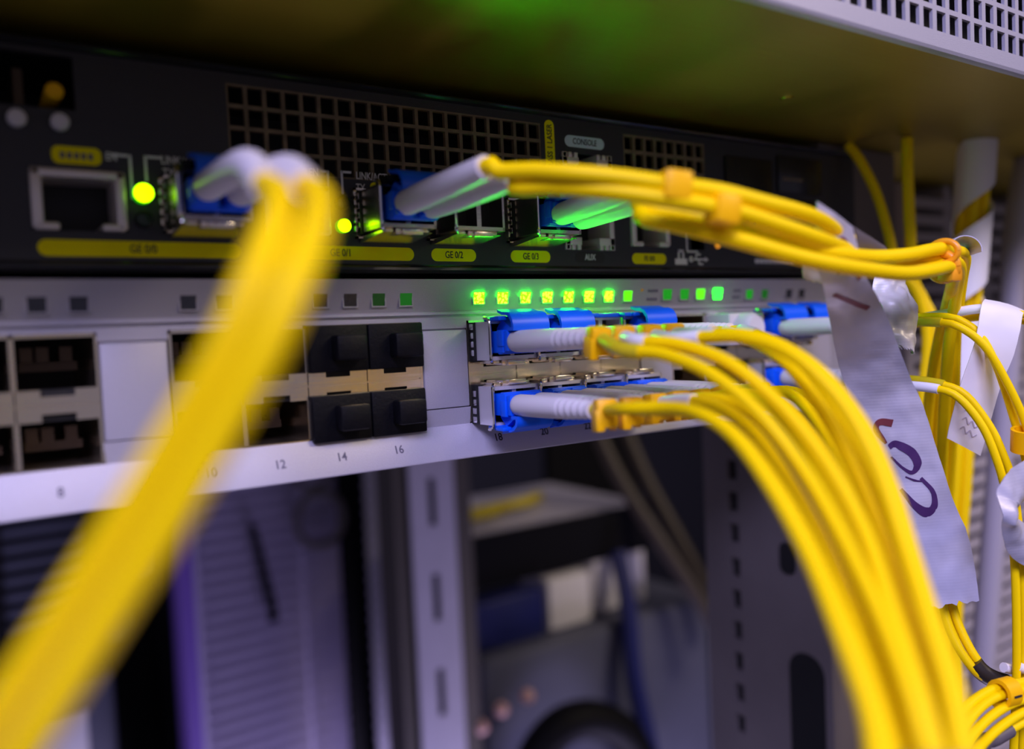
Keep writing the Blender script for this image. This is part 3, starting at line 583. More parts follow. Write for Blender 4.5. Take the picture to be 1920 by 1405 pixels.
for k in (1, 2, 3):
    dup(protoB, (PX(k), 0, BOTZ), ['', 'metal transceiver second in the lower row, just above number 20', 'metal transceiver third in the lower row, just above number 22', 'metal transceiver fourth in the lower row, beside the wide silver filler'][k])
dup(protoT, (PX(2, 3), 0, TOPZ), 'far metal transceiver beside the grey tape, left of two in the upper row')
dup(protoT, (PX(3, 3), 0, TOPZ), 'far metal transceiver right behind the grey tape, right of two in the upper row')
dup(protoB, (PX(2, 3), 0, BOTZ), 'far metal transceiver in the lower row behind the arching yellow cables')

# a pale plug filling the far block's second port
cp = thing('port_cover', 'pale grey rounded plug in the far upper port, left of the blue connector', 'port cover', (PX(1, 3), 0, TOPZ))
x = PX(1, 3)
MB().box(x-6.2, x+6.2, -9, 10, TOPZ-4.8, TOPZ+4.8, 0.6).build('plug_body', 'white_plastic', cp)
MB().tube([(x, -8, TOPZ), (x, -12.5, TOPZ), (x, -14, TOPZ)], [4.6, 4.6, 3.6], 20).build('cap', 'white_plastic', cp)

# ------------------------------------------------------------------ duplex patch cables
def boot_profile(p0, p1, r0, r1, rings=True):
    """points and radii of a strain-relief boot from its rounded shoulder to its tip"""
    p0, p1 = Vector(p0), Vector(p1)
    L = (p1-p0).length
    ts = [0, .012, .03, .06, .10, .2, .35, .5, .62]
    rr = [r0*.55, r0*.80, r0*.93, r0*.99, r0, r0, r0*.99, r0*.96, r0*.94]
    T, Rr = ts[:], rr[:]
    t = .64
    while t < .97:
        f = (t-.62)/.38; base = r0*.94*(1-f)+r1*f
        if rings: T += [t, t+.012, t+.034, t+.046]; Rr += [base, base-.22, base-.22, base]
        else: T += [t]; Rr += [base]
        t += .075
    T.append(1.0); Rr.append(r1)
    return T, Rr, p0, p1
def add_boot(parent, path, r0, r1, rings=True):
    """path: [base, (mid,) tip]"""
    pts = [Vector(p) for p in path]
    T, Rr, _, _ = boot_profile(pts[0], pts[-1], r0, r1, rings)
    if len(pts) == 2: P = [pts[0].lerp(pts[1], t) for t in T]
    else:
        sp = spline(pts, 0.3); n = len(sp)-1
        P = []
        for t in T:
            q = t*n; i = min(int(q), n-1); P.append(sp[i].lerp(sp[i+1], q-i))
    return MB().tube(P, Rr, 20).build('boot', 'boot', parent)
def add_connector(parent, c, lower=False, out=9.5, tilt=0.0):
    """blue duplex connector: c = port centre on the panel"""
    def B(mb, nm, mt, par=parent):
        if lower: mb.flipz()
        mb.move(c); return mb.build(nm, mt, par)
    b = MB()
    for x in (-3.1, 3.1):
        b.box(x-2.45, x+2.45, -out-3.6, -out+4, -3.0, 2.3, 0.25)
        b.box(x-2.75, x+2.75, -out-3.9, -out-1.6, -1.4, 2.5, 0.25)
        b.box(x-2.2, x+2.2, -out-5.4, -out-3.6, -2.6, 2.2, 0.3)
    b.box(-5.4, 5.4, -out-3.0, -out-1.2, -3.3, -2.2, 0.2)
    o = B(b, 'connector_body', 'blue')
    # latch clip: curved sheet over both halves
    y0 = -out; e = 0.0 if lower else 0.75
    outer = [(y0-8.0, 2.2), (y0-8.1, 3.4), (y0-7.7, 4.5+e*.6), (y0-6.6, 5.5+e), (y0-5.0, 6.05+e), (y0-3.4, 6.1+e), (y0-1.4, 6.7+e)]
    inner = [(y0-1.5, 6.0+e), (y0-3.4, 5.3+e), (y0-4.9, 5.25+e), (y0-6.1, 4.8+e), (y0-7.0, 4.1+e*.5), (y0-7.3, 3.3), (y0-7.2, 2.2)]
    k = MB().prism(outer+inner, 'x', -5.3, 5.3)
    k.box(-5.0, 5.0, y0-7.4, y0-5.0, 2.2, 3.0)
    B(k, 'latch_clip', 'blue')
    a = MB()
    for x in (-3.1, 3.1): a.prism([(y0-5, 3.0), (y0-1.5, 5.0), (y0+1, 3.0), (y0+1, 2.2), (y0-5, 2.2)], 'x', x-0.9, x+0.9)
    B(a, 'release_lever', 'blue')
def add_cable(parent, pts, r, nm='cable', mt='yellow', step=1.6, seg=16):
    return MB().tube(spline(pts, step), r, seg).build(nm, mt, parent)
def along(sp, d):
    """point and direction d mm along a polyline"""
    acc = 0
    for a, b in zip(sp, sp[1:]):
        L = (b-a).length
        if acc+L >= d: return a.lerp(b, (d-acc)/L), (b-a).normalized()
        acc += L
    return sp[-1], (sp[-1]-sp[-2]).normalized()
def dist_to(sp, p):
    p = Vector(p); acc = 0; best = (1e9, 0)
    for a, b in zip(sp, sp[1:]):
        best = min(best, ((a-p).length, acc)); acc += (b-a).length
    return best[1]
def add_sleeve(parent, sp, d0, d1, r, nm, mt, n=10):
    P = [along(sp, d0+(d1-d0)*k/n)[0] for k in range(n+1)]
    return MB().tube(P, r, 16).build(nm, mt, parent)
def add_clip(parent, sp, d, length=4.2, size=2.5, drop=1.2, tooth=True):
    """orange C-shaped number clip round a cable"""
    p, t = along(sp, d)
    up = Vector((0, 0, 1)); up = (up-t*up.dot(t)).normalized(); s_ = t.cross(up)
    b = MB()
    b.box(-size*.88, size*.88, -length/2, length/2, -size-drop, size*.92, 0.7)
    if tooth:
        b.box(-size*1.0, -size*.4, -length/2-.25, -length/2+1.1, -size-drop-.5, size*.6, 0.25)
        b.box(size*.3, size*1.0, -length/2-.25, length/2, -size-drop-.6, 0, 0.25)
    R = Matrix((s_, t, up)).transposed()
    for v in b.bm.verts: v.co = R @ v.co + p
    return b.build('marker_clip', 'clip', parent)

def switch_cable(key, k, lower, label, clipsA=(), clipsB=(), sleeves=(), g=2, r=1.2, tipy=-43.5):
    cz = BOTZ if lower else TOPZ
    c = (PX(k, g), 0, cz)
    th = thing('fiber_patch_cable', label, 'cable', (c[0], -12, cz), 'yellow duplex cables in the switch')
    add_connector(th, c, lower)
    for side, dx, clips in (('a', -3.1, clipsA), ('b', 3.1, clipsB)):
        z = cz+(-0.4 if not lower else 0.3)
        base = (c[0]+dx, -14.2, z); tip = (c[0]+dx*1.05-0.5, tipy, z+0.25)
        add_boot(th, [base, tip], 2.62, 1.9)
        pts = [Vector(tip)+Vector((0, 2, 0)), Vector(tip)+Vector((0, -2.5, 0.05))]+[Vector(p) for p in PATHS[key+side]]
        sp = spline(pts, 1.6)
        add_cable(th, pts, r)
        for d in clips: add_clip(th, sp, d)
        for s2, d0, d1, mt in sleeves:
            if s2 != side: continue
            if d0 < 0: d0, d1 = [dist_to(sp, PATHS[key+side][-int(q)]) for q in (d0, d1)]
            add_sleeve(th, sp, d0, d1, r+0.28, 'sleeve', mt)
    return th
switch_cable('p17', 0, False, 'yellow duplex cable plugged into the upper port above number 18, nearest boots', (5.0,), (5.5,), (('a', 7.5, 22, 'yellow_dark'), ('b', 8.5, 21, 'sleeve')))
switch_cable('p19', 1, False, 'yellow duplex cable plugged into the upper port above number 20, with white sleeves', (5.0,), (5.5,), (('a', 8, 24, 'sleeve'), ('b', 8, 24, 'sleeve')))
switch_cable('p23', 3, False, 'yellow duplex cable from the rightmost upper blue connector of the nearer block', (), (), (('a', 9, 26, 'sleeve'), ('b', 12, 26, 'sleeve')), tipy=-38)
switch_cable('p18', 0, True, 'yellow duplex cable plugged into the lower port just above number 18, lowest strands', (7.5,), (8.5,), (('a', 1.5, 6, 'yellow_dark'), ('b', 12, 19, 'yellow_dark')))
switch_cable('p20', 1, True, 'yellow duplex cable plugged into the lower port just above number 20', (6.0,), (7.0,), (('a', 9, 20, 'sleeve'),))
switch_cable('p22', 2, True, 'yellow duplex cable plugged into the lower port just above number 22', (5.0,), (6.0,), (('b', 8, 20, 'yellow_dark'),))
switch_cable('p24', 3, True, 'yellow duplex cable from the last lower port of the nearer block, farthest strands', (5.0,), (5.0,))
switch_cable('r1', 2, False, 'thin yellow duplex cable bending down over the white flag label at right', (), (), (('a', -1, -2, 'yellow_dark'),), g=3, r=0.95)
switch_cable('r2', 2, True, 'thin yellow duplex cable with one white sleeve, lower of two beside the taped strip', (), (), (('a', -1, -2, 'sleeve'), ('b', -1, -2, 'yellow_dark')), g=3, r=0.95)
switch_cable('flag', 3, False, 'thin yellow duplex cable carrying the white paper flag label', (), (), (('a', -1, -4, 'sleeve'),), g=3, r=0.95)

# ================================================================== black router
rt = thing('network_router', 'black network router with yellow printed port labels and a square-hole grille', 'router', (75, 150, 45))
def hole_plate_y(x0, x1, y0, y1, z0, z1, holes):
    mb = MB()
    bands = sorted({z0, z1} | {h[2] for h in holes} | {h[3] for h in holes})
    for a, b in zip(bands, bands[1:]):
        if b-a < 1e-6: continue
        hs = sorted([h for h in holes if h[2] <= a+1e-6 and h[3] >= b-1e-6])
        x = x0
        for h in hs:
            if h[0] > x: mb.box(x, h[0], y0, y1, a, b)
            x = max(x, h[1])
        if x1 > x: mb.box(x, x1, y0, y1, a, b)
    return mb
HOLES = [(-22.6, -6.2, 52.8, 64.4), (20.6, 36.0, 53.2, 64.4), (102.2, 119.6, 66.0, 77.8), (102.2, 119.6, 51.6, 63.4), (126.0, 141.2, 53.0, 65.0),
         (0.4, 15.0, 52.9, 64.3), (41.7, 56.3, 52.9, 64.3), (60.2, 74.8, 52.9, 64.3), (83.4, 98.0, 52.9, 64.3),
         (14.4, 95.6, 66.3, 84.5), (124.6, 157.4, 70.4, 84.6), (-30, -14.0, 75.5, 85.5), (150.2, 156.2, 52.5, 63.0)]
hole_plate_y(-220, 233.5, 0, 1.5, 47.2, 86.6, HOLES).build('front_panel', 'router', rt, False)
MB().box(-215, 214, 36, 290, 45.0, 87.6).build('body', 'router', rt)
MB().box(-215, 214, 34, 36, 45.2, 87.4).build('inner_wall', 'dark', rt)
MB().prism([(0.0, 47.2), (-0.15, 46.9), (-0.9, 46.4), (-1.0, 45.8), (-0.4, 45.0), (36, 45.0), (36, 46.4), (1.5, 47.2)], 'x', -220, 233.5).build('lower_lip', 'router_gloss', rt)
MB().prism([(0.0, 86.6), (1.5, 86.6), (36, 86.9), (36, 87.9), (0.2, 87.9), (-1.2, 87.9), (-1.4, 87.5), (-0.9, 87.0)], 'x', -220, 233.5).build('upper_lip', 'router_gloss', rt)
def grille(x0, x1, z0, z1, px, pz, bar):
    mb = MB()
    nx = round((x1-x0)/px); nz = round((z1-z0)/pz)
    for k in range(nz+1):
        z = z0+k*(z1-z0)/nz; mb.box(x0, x1, 0.05, 1.2, max(z-bar/2, z0-0.1), min(z+bar/2, z1+0.1))
    for k in range(nx+1):
        x = x0+k*(x1-x0)/nx; mb.box(max(x-bar/2, x0-.1), min(x+bar/2, x1+.1), 0.1, 1.2, z0, z1)
    mb.build('vent_grille', 'grille', rt, False)
grille(14.4, 95.6, 66.3, 84.5, 4.06, 4.45, 0.85)
grille(124.6, 157.4, 70.4, 84.6, 4.1, 4.4, 1.05)
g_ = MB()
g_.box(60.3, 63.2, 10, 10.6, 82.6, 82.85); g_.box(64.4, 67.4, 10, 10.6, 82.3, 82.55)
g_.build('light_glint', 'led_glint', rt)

def ethernet_port(x0, x1, z0, z1, kind):
    f = MB(); t = 2.0
    if kind == 'gap':                              # C-shaped shield, open below
        f.box(x0, x0+t, -0.9, 10, z0+0.3, z1, 0.5); f.box(x1-t, x1, -0.9, 10, z0+0.3, z1, 0.5)
        f.box(x0, x1, -0.9, 10, z1-t*.85, z1, 0.5)
        f.box(x0+0.3, x0+4.6, -0.9, 10, z0, z0+1.5, 0.5); f.box(x1-4.6, x1-0.3, -0.9, 10, z0, z0+1.5, 0.5)
    else:                                          # battlement-edged shield
        s_ = 1 if kind == 'teeth_up' else -1
        zt, zb = (z1, z0) if s_ > 0 else (z0, z1)
        f.box(x0, x0+1.7, -0.6, 10, z0, z1, 0.2); f.box(x1-1.7, x1, -0.6, 10, z0, z1, 0.2)
        for a, b in ((x0, x0+5.6), (x1-5.6, x1)):
            lo, hi = sorted((zt-s_*3.4, zt-s_*1.3)); f.box(a, b, -0.6, 10, lo, hi, 0.15)
            for k in range(3):
                q = a+0.2+k*1.95; lo, hi = sorted((zt-s_*1.4, zt)); f.box(q, q+1.15, -0.6, 10, lo, hi, 0.1)
        lo, hi = sorted((zb, zb+s_*1.0)); f.box(x0, x1, -0.3, 10, lo, hi, 0.1)
    o = f.build('port_socket', 'shield', rt)
    MB().box(x0+.5, x1-.5, 9, 11, z0+.3, z1-.3).build('socket_back', 'dark', o)
    return o
ethernet_port(-22.6, -6.2, 52.8, 64.4, 'gap')
ethernet_port(20.6, 36.0, 53.2, 64.4, 'gap')
ethernet_port(102.2, 119.6, 66.0, 77.8, 'teeth_up')
ethernet_port(102.2, 119.6, 51.6, 63.4, 'teeth_down')
ethernet_port(126.0, 141.2, 53.0, 65.0, 'gap')
def sfp_cage(x0, x1):
    f = MB()
    f.box(x0, x0+.5, -0.8, 20, 52.9, 64.3); f.box(x1-.5, x1, -0.8, 20, 52.9, 64.3); f.box(x0, x1, -0.8, 20, 63.8, 64.3); f.box(x0, x1, -0.8, 20, 52.9, 53.4)
    # bent ground tabs and the dished apron below
    f.prism([(-0.8, 53.2), (-11.5, 53.3), (-12.5, 53.0), (-3.0, 52.0), (-0.2, 51.9)], 'x', x0+1.0, x1-1.4)
    for k in range(5): f.box(x0-0.8, x0-0.1, -2.2, -0.2, 54.2+k*2.0, 55.5+k*2.0, 0.1)
    return f.build('transceiver_cage', 'chrome', rt)
for a, b in ((0.4, 15.0), (41.7, 56.3), (60.2, 74.8), (83.4, 98.0)): sfp_cage(a, b)

def router_led(x, z, lit, r=1.7):
    side = MB().tube([(x, 0.5, z), (x, -1.5, z)], r, 24).build('indicator_light', 'led_side' if lit else 'pill_dark', rt)
    MB().tube([(x, -1.45, z), (x, -2.0, z), (x, -2.15, z)], [r*.93, r*.93, r*.75], 24).build('light_lens', 'led_router' if lit else 'led_dark', side)
M['led_dark'] = mat('unlit_green_lens', (0.004, 0.03, 0.008), 0.25)
router_led(-3.2, 60.4, True, 1.9); router_led(-3.3, 55.4, False, 1.6)
router_led(38.5, 55.5, True, 1.55); router_led(38.6, 60.7, False, 1.55)
MB().cyl((161.8, 0.2, 54.1), (161.8, -0.4, 54.1), 1.0, 12).build('indicator_light', 'led_amber', rt)
MB().cyl((207.5, 0.2, 67.5), (207.5, -0.4, 67.5), 1.1, 12).build('indicator_light', 'led_mid', rt)

def pill(x0, x1, z0, z1, mt, body, size, ink, sx=0.78, r=None, tx=None, nm='port_label'):
    p = MB().prism(rrect(x0, x1, z0, z1, r or (z1-z0)/2-0.01, 6), 'y', -0.07, 0.02).build(nm, mt, rt, False)
    if body: MB().text(body, size, (x0+x1)/2 if tx is None else tx, (z0+z1)/2, -0.10, sx).build('lettering', ink, p, False)
    return p
pill(-22.0, 15.4, 48.0, 51.1, 'pill', 'GE 0/0', 2.35, 'ink', tx=-3.6)
pill(19.7, 56.5, 48.0, 51.1, 'pill', 'GE 0/1', 2.35, 'ink', tx=38.0)
pill(61.2, 73.9, 48.0, 51.1, 'pill', 'GE 0/2', 2.35, 'ink')
pill(84.4, 97.1, 48.0, 51.1, 'pill', 'GE 0/3', 2.35, 'ink')
pill(105.6, 116.0, 48.1, 51.1, 'pill_dark', 'AUX', 2.3, 'white_print')
pill(126.3, 139.7, 48.0, 51.1, 'pill', 'FE 0/0', 2.1, 'ink')
pill(103.6, 117.4, 79.3, 82.4, 'pill_blue', 'CONSOLE', 2.3, 'ink', sx=0.80)
p = pill(-18.6, -10.1, 65.4, 68.7, 'pill', None, 1, 'ink', r=1.2)
b = MB()
for k in range(5): b.box(-17.2+k*1.2, -16.4+k*1.2, -0.10, -0.04, 66.4, 67.6)
b.build('lettering', 'ink_grey', p, False)
p = MB().prism(rrect(97.0, 100.1, 64.0, 85.7, 1.5, 6), 'y', -0.07, 0.02).build('port_label', 'pill', rt, False)
MB().text('CLASS 1 LASER', 2.35, 98.55, 84.6, -0.10, 0.80, align='RIGHT', rot=-math.pi/2).build('lettering', 'ink', p, False)
p = MB()
p.prism(rrect(46.0, 52.2, 63.7, 66.0, 1.1, 5), 'y', -0.06, 0.02)
p.build('port_label', 'pill', rt, False)
def bracket(x, z, dx, dn, w=0.5):
    b = MB(); b.box(min(x, x+dx), max(x, x+dx), -0.06, 0.01, z-w, z); b.box(x-w/2, x+w/2, -0.06, 0.01, z-dn, z)
    b.build('printed_bracket', 'white_print', rt, False)
bracket(39.2, 68.1, 2.3, 5.2); bracket(35.9, 67.9, -1.6, 11.0); bracket(-2.2, 68.1, 3.0, 5.2); bracket(-5.0, 68.0, -3.5, 8.6)
for s_, sz, x, z in (('LINK/ACTV', 2.35, 42.6, 67.2), ('TX', 2.35, 42.5, 64.5), ('LINK/ACTV', 2.35, 0.7, 67.4), ('TX', 2.35, 0.9, 64.9), ('LINK', 2.35, 62.2, 67.4), ('EN', 2.35, 31.6, 67.3), ('EN', 2.2, -9.4, 67.3)):
    MB().text(s_, sz, x, z, -0.05, 0.74, align='LEFT').build('printed_words', 'white_print', rt, False)
# padlock and branching symbols, product line, slot bracket
b = MB()
b.box(143.4, 148.4, -0.06, 0.01, 48.0, 49.8); b.box(144.6, 145.3, -0.06, 0.01, 49.8, 52.2); b.box(146.5, 147.2, -0.06, 0.01, 49.8, 52.2); b.box(144.6, 147.2, -0.06, 0.01, 51.7, 52.4)
b.box(150.2, 156.4, -0.06, 0.01, 49.4, 49.9); b.prism([(156.2, 48.9), (157.6, 49.65), (156.2, 50.4)], 'y', -0.06, 0.01)
b.box(152.0, 152.5, -0.06, 0.01, 49.8, 51.2); b.box(152.3, 154.2, -0.06, 0.01, 50.9, 51.4); b.box(153.2, 153.7, -0.06, 0.01, 48.2, 49.4); b.box(153.3, 155.2, -0.06, 0.01, 48.0, 48.5)
b.prism([(150.2+math.cos(a)*0.9, 49.65+math.sin(a)*0.9) for a in [2*math.pi*k/12 for k in range(12)]], 'y', -0.06, 0.01)
b.build('printed_symbol', 'white_print', rt, False)
bracket(148.5, 63.6, 1.2, 11.6); MB().box(148.3, 153.2, -0.06, 0.01, 51.7, 52.2).build('printed_bracket', 'white_print', rt, False)
b = MB()
for k in range(9): b.box(179.2+k*2.2, 181.0+k*2.2, -0.06, 0.01, 48.8, 50.2)
b.build('printed_words', 'white_print', rt, False)
# memory-card covers at the right end
for x0, x1, z0, z1 in ((166, 188, 56, 82), (191, 214, 53, 70), (191, 214, 72, 84)):
    MB().box(x0, x1, -0.9, 0.5, z0, z1, 0.4).build('card_cover', 'router_gloss', rt)
MB().box(193, 203, -1.1, -0.8, 76, 76.8).build('cover_reflection', 'grille', rt); MB().box(193, 205, -1.1, -0.8, 64, 65).build('cover_reflection', 'grille', rt)  # brown reflections on the glossy covers, painted in as thin bars
# ground terminals at the upper left
for x, z, mt, r in ((-23.9, 72.9, 'white_plastic', 1.6), (-16.9, 72.9, 'white_plastic', 1.6)):
    MB().tube([(x, 0.3, z), (x, -1.6, z), (x, -2.0, z)], [r, r, r*.7], 18).build('screw_head', mt, rt)
MB().tube([(-17.4, 20, 78.8), (-17.4, -0.3, 78.8), (-17.4, -0.8, 78.8)], [1.6, 1.6, 1.2], 18).build('brass_terminal', 'clip', rt)
MB().box(-23.6, -22.0, 6, 20, 76.0, 84.0).build('terminal_blade', 'contact', rt)

# router transceivers and their cables
RZ = 58.6
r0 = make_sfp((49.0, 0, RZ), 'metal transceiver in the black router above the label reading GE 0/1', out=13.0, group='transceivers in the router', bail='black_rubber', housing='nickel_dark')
dup(r0, (7.7, 0, RZ), 'metal transceiver in the black router behind the two blurred yellow cables at left')
dup(r0, (67.5, 0, RZ), 'open metal transceiver with two empty sockets, above the label reading GE 0/2')
dup(r0, (90.7, 0, RZ), 'metal transceiver in the black router above the label reading GE 0/3')
def router_cable(label, cx, bootsA, bootsB, ka, kb, clips=()):
    th = thing('fiber_patch_cable', label, 'cable', (cx, -14, RZ), 'thick yellow duplex cables in the router')
    add_connector(th, (cx, 0, RZ), False, out=13.0)
    for pts, key in ((bootsA, ka), (bootsB, kb)):
        add_boot(th, pts, 2.75, 2.25, False)
        tip, bk = Vector(pts[-1]), Vector(pts[-2])
        d = (tip-bk).normalized()
        P = [tip-d*2, tip+d*2]+[Vector(p) for p in PATHS[key]]
        sp = spline(P, 2.0)
        add_cable(th, P, 1.6 if key.startswith('left') else 1.5, seg=20, step=2.0)
        for dd in clips: add_clip(th, sp, dd[1], length=5.0, size=2.6, drop=0.2, tooth=False) if dd[0] == key else None
    return th
router_cable('thick yellow duplex cable close to the lens, falling out of the picture at lower left', 7.7,
             PATHS['boot_la'], PATHS['boot_lb'], 'left_a', 'left_b')
router_cable('thick yellow duplex cable arching right from above GE 0/1 with long white boots', 49.0,
             [(45.9, -16.4, 58.4), (46.0, -32, 59.2), (46.3, -49, 60.1)], [(52.1, -16.4, 58.0), (52.2, -32, 58.2), (51.6, -50, 58.4)], 'up_a', 'up_b', (('up_a', 38.0), ('up_b', 46.0)))
router_cable('thick yellow duplex cable from above GE 0/3, white boots lit green from below', 90.7,
             [(87.6, -16.4, 57.8), (87.4, -30, 58.6), (86.6, -45, 59.4)], [(93.8, -16.4, 57.0), (93.6, -30, 57.5), (92.6, -46, 57.8)], 'up_c', 'up_d')

# ================================================================== equipment overhead
ch = thing('server_chassis', 'grey rack chassis overhead, its underside dark olive and front edge full of square holes', 'rack equipment', (75, 100, 91))
MB().box(-240, 480, -70, 330, 91.0, 92.0).build('underside', 'olive', ch)
MB().box(-240, 480, -40, 330, 92.0, 135).build('body', 'chassis', ch)
f = MB()
X0, PXH, WH = 92.6, 5.62, 3.9
rows = [(95.6, 100.2), (101.4, 106.0), (107.2, 111.8)]
f.prism([(-72.0, 95.6), (-72.0, 91.9), (-71.7, 91.2), (-70.9, 91.0), (-70.0, 91.0), (-70.0, 95.6)], 'x', -240, 480)
f.box(-240, X0-WH/2-PXH*6, -72, -71.2, 95.6, 135)
zs = [rows[0][0]]
for (a, b_), nx_ in zip(rows, rows[1:]+[(135, 135)]):
    f.box(X0-WH/2-PXH*6, 480, -72, -71.2, b_, nx_[0])
for k in range(-6, 68):
    xa = X0+PXH*k+WH/2
    for a, b_ in rows: f.box(xa, xa+PXH-WH, -72, -71.2, a, b_)
f.build('perforated_front', 'chassis', ch, False)
MB().box(-239, 479, -60, -58, 92.2, 134).build('shaded_backing', 'dark', ch)  # plain dark sheet added behind the holes for the unlit interior
f = MB()
f.tube([(158, -30, 91.05), (158, -30, 90.4)], [2.0, 1.4], 16)
f.build('rivet', 'olive', ch)

# ================================================================== silver cloth tape
def resample(pts, n):
    sp = spline(pts, 0.8)
    acc = [0.0]
    for a, b in zip(sp, sp[1:]): acc.append(acc[-1]+(b-a).length)
    out = []; i = 0
    for k in range(n):
        d = acc[-1]*k/(n-1)
        while i < len(sp)-2 and acc[i+1] < d: i += 1
        f = (d-acc[i])/max(1e-9, acc[i+1]-acc[i]); out.append(sp[i].lerp(sp[i+1], min(1, f)))
    return out
def sheet_rows(L, R, n, mcols, wob=0.25, bow=0.4, seed=0.0, ragged=0.0):
    Ls, Rs = resample(L, n), resample(R, n)
    rows = []
    for i in range(n):
        a, b = Ls[i], Rs[i]
        t = (Ls[min(i+1, n-1)]-Ls[max(i-1, 0)]).normalized()
        nn = t.cross(b-a).normalized()
        row = []
        for j in range(mcols):
            v = j/(mcols-1); p = a.lerp(b, v)
            w = noise.noise(Vector((p.x*.12+seed, p.y*.05, p.z*.13)))*wob+noise.noise(Vector((p.x*.45+seed, 3.1, p.z*.42)))*wob*.35
            p = p+nn*(w+bow*math.sin(math.pi*v))
            if ragged and i == n-1: p = p+t*ragged*noise.noise(Vector((j*1.7+seed, 0.3, 0)))
            row.append(p)
        rows.append(row)
    return rows
def surf(rows, u, v):
    n, m_ = len(rows), len(rows[0])
    a = min(max(u, 0), .9999)*(n-1); b = min(max(v, 0), .9999)*(m_-1)
    i, j = int(a), int(b); fa, fb = a-i, b-j
    p = rows[i][j].lerp(rows[i][j+1], fb).lerp(rows[i+1][j].lerp(rows[i+1][j+1], fb), fa)
    nn = (rows[i+1][j]-rows[i][j]).cross(rows[i][j+1]-rows[i][j]).normalized()
    if nn.y > 0: nn = -nn
    return p, nn
def pen_stroke(mb, rows, uv, w):
    pts = [Vector((a, b, 0)) for a, b in uv]
    sp = []
    P = [pts[0]*2-pts[1]]+pts+[pts[-1]*2-pts[-2]]
    for i in range(1, len(P)-2):
        for k in range(8):
            t = k/8; p0, p1, p2, p3 = P[i-1], P[i], P[i+1], P[i+2]
            sp.append(0.5*((2*p1)+(-p0+p2)*t+(2*p0-5*p1+4*p2-p3)*t*t+(-p0+3*p1-3*p2+p3)*t**3))
    sp.append(pts[-1])
    Q = [surf(rows, p.x, p.y) for p in sp]
    ws = w if isinstance(w, (list, tuple)) else [w, w]
    L, R = [], []
    for i, (p, nn) in enumerate(Q):
        t = (Q[min(i+1, len(Q)-1)][0]-Q[max(i-1, 0)][0]).normalized()
        s_ = t.cross(nn).normalized(); f = i/(len(Q)-1)*(len(ws)-1); k = min(int(f), len(ws)-2)
        ww = ws[k]+(ws[k+1]-ws[k])*(f-k)
        L.append(p+s_*ww/2+nn*.22); R.append(p-s_*ww/2+nn*.22)
    mb.grid([[l, r] for l, r in zip(L, R)], 0.08)
tp = thing('cloth_tape_strip', 'long silver cloth tape strip with purple handwriting, hanging from the upper yellow cables', 'tape', (150, -72, 0))
rows = sheet_rows(PATHS['tape_l'], PATHS['tape_r'], 90, 15, 0.7, 0.5, 2.0, 1.2)
MB().grid(rows, 0.25).build('tape_band', 'tape', tp)
fl = sheet_rows(PATHS['flap_l'], PATHS['flap_r'], 14, 8, 0.4, 0.3, 9.0, 1.0)
MB().grid(fl, 0.25).build('folded_end', 'tape_back', tp)
bk = sheet_rows(PATHS['back_l'], PATHS['back_r'], 14, 8, 0.2, -0.4, 4.0)
MB().grid(bk, 0.25).build('wrapped_end', 'heat_grey', tp)
def stroke(parent, rows_, uv, w, mt):
    q = MB(); pen_stroke(q, rows_, uv, w); return q.build('handwriting', mt, parent)
stroke(tp, rows, [(.70, .62), (.735, .72), (.77, .66), (.785, .50), (.765, .36), (.725, .26)], [0.8, 1.1, 1.9, 2.6, 1.6, 0.8], 'marker')
stroke(tp, rows, [(.622, .32), (.615, .42), (.635, .60), (.665, .64), (.685, .52), (.672, .40), (.645, .30)], [1.2, 1.8, 2.2, 2.2, 1.0, .6, .4], 'marker')
stroke(tp, rows, [(.695, .40), (.705, .52), (.708, .62)], [0.3, 0.5, 0.3], 'marker')
stroke(tp, rows, [(.565, .48), (.56, .30), (.575, .22), (.60, .27), (.612, .30)], [1.8, 1.6, 1.4, 1.0, .6], 'marker_red')
stroke(tp, rows, [(.125, .40), (.075, .42), (.045, .58), (.06, .74), (.12, .84)], [.6, 1.0, 1.2, 1.3, 1.0], 'marker_red')
stroke(tp, rows, [(.205, .16), (.215, .40), (.232, .72)], [1.0, 1.2, 1.2], 'marker_red')

ct = thing('cloth_tape_scrap', 'crumpled scrap of silver tape behind the long taped strip, catching shiny glints', 'tape', (180, -45, 20))
MB().grid(sheet_rows(PATHS['crum_l'], PATHS['crum_r'], 40, 22, 2.4, 1.2, 12.0, 2.0), 0.25).build('tape_band', 'tape_back', ct)
r2 = thing('cloth_tape_flag', 'curled silver tape flag folded round the thin cables at the right edge', 'tape', (190, -80, -15))
MB().grid(sheet_rows(PATHS['rt_l'], PATHS['rt_r'], 70, 16, 0.8, 2.2, 21.0), 0.25).build('tape_band', 'tape', r2)

# ------------------------------------------------------------------ white paper flag
pf = thing('paper_flag_label', 'white paper flag label folded over a thin cable, hanging down with faint handwriting', 'label', (190, -55, 20))
rows2 = sheet_rows(PATHS['flag_l'], PATHS['flag_r'], 60, 10, 0.3, 0.5, 30.0)
MB().grid(rows2, 0.18).build('paper_band', 'paper', pf)
for q in range(3):
    u0 = .80+.055*q
    stroke(pf, rows2, [(u0, .25), (u0-.02, .33), (u0+.01, .42), (u0-.015, .50), (u0+.01, .60), (u0-.01, .70)], [.25, .35, .3], 'faint_ink')

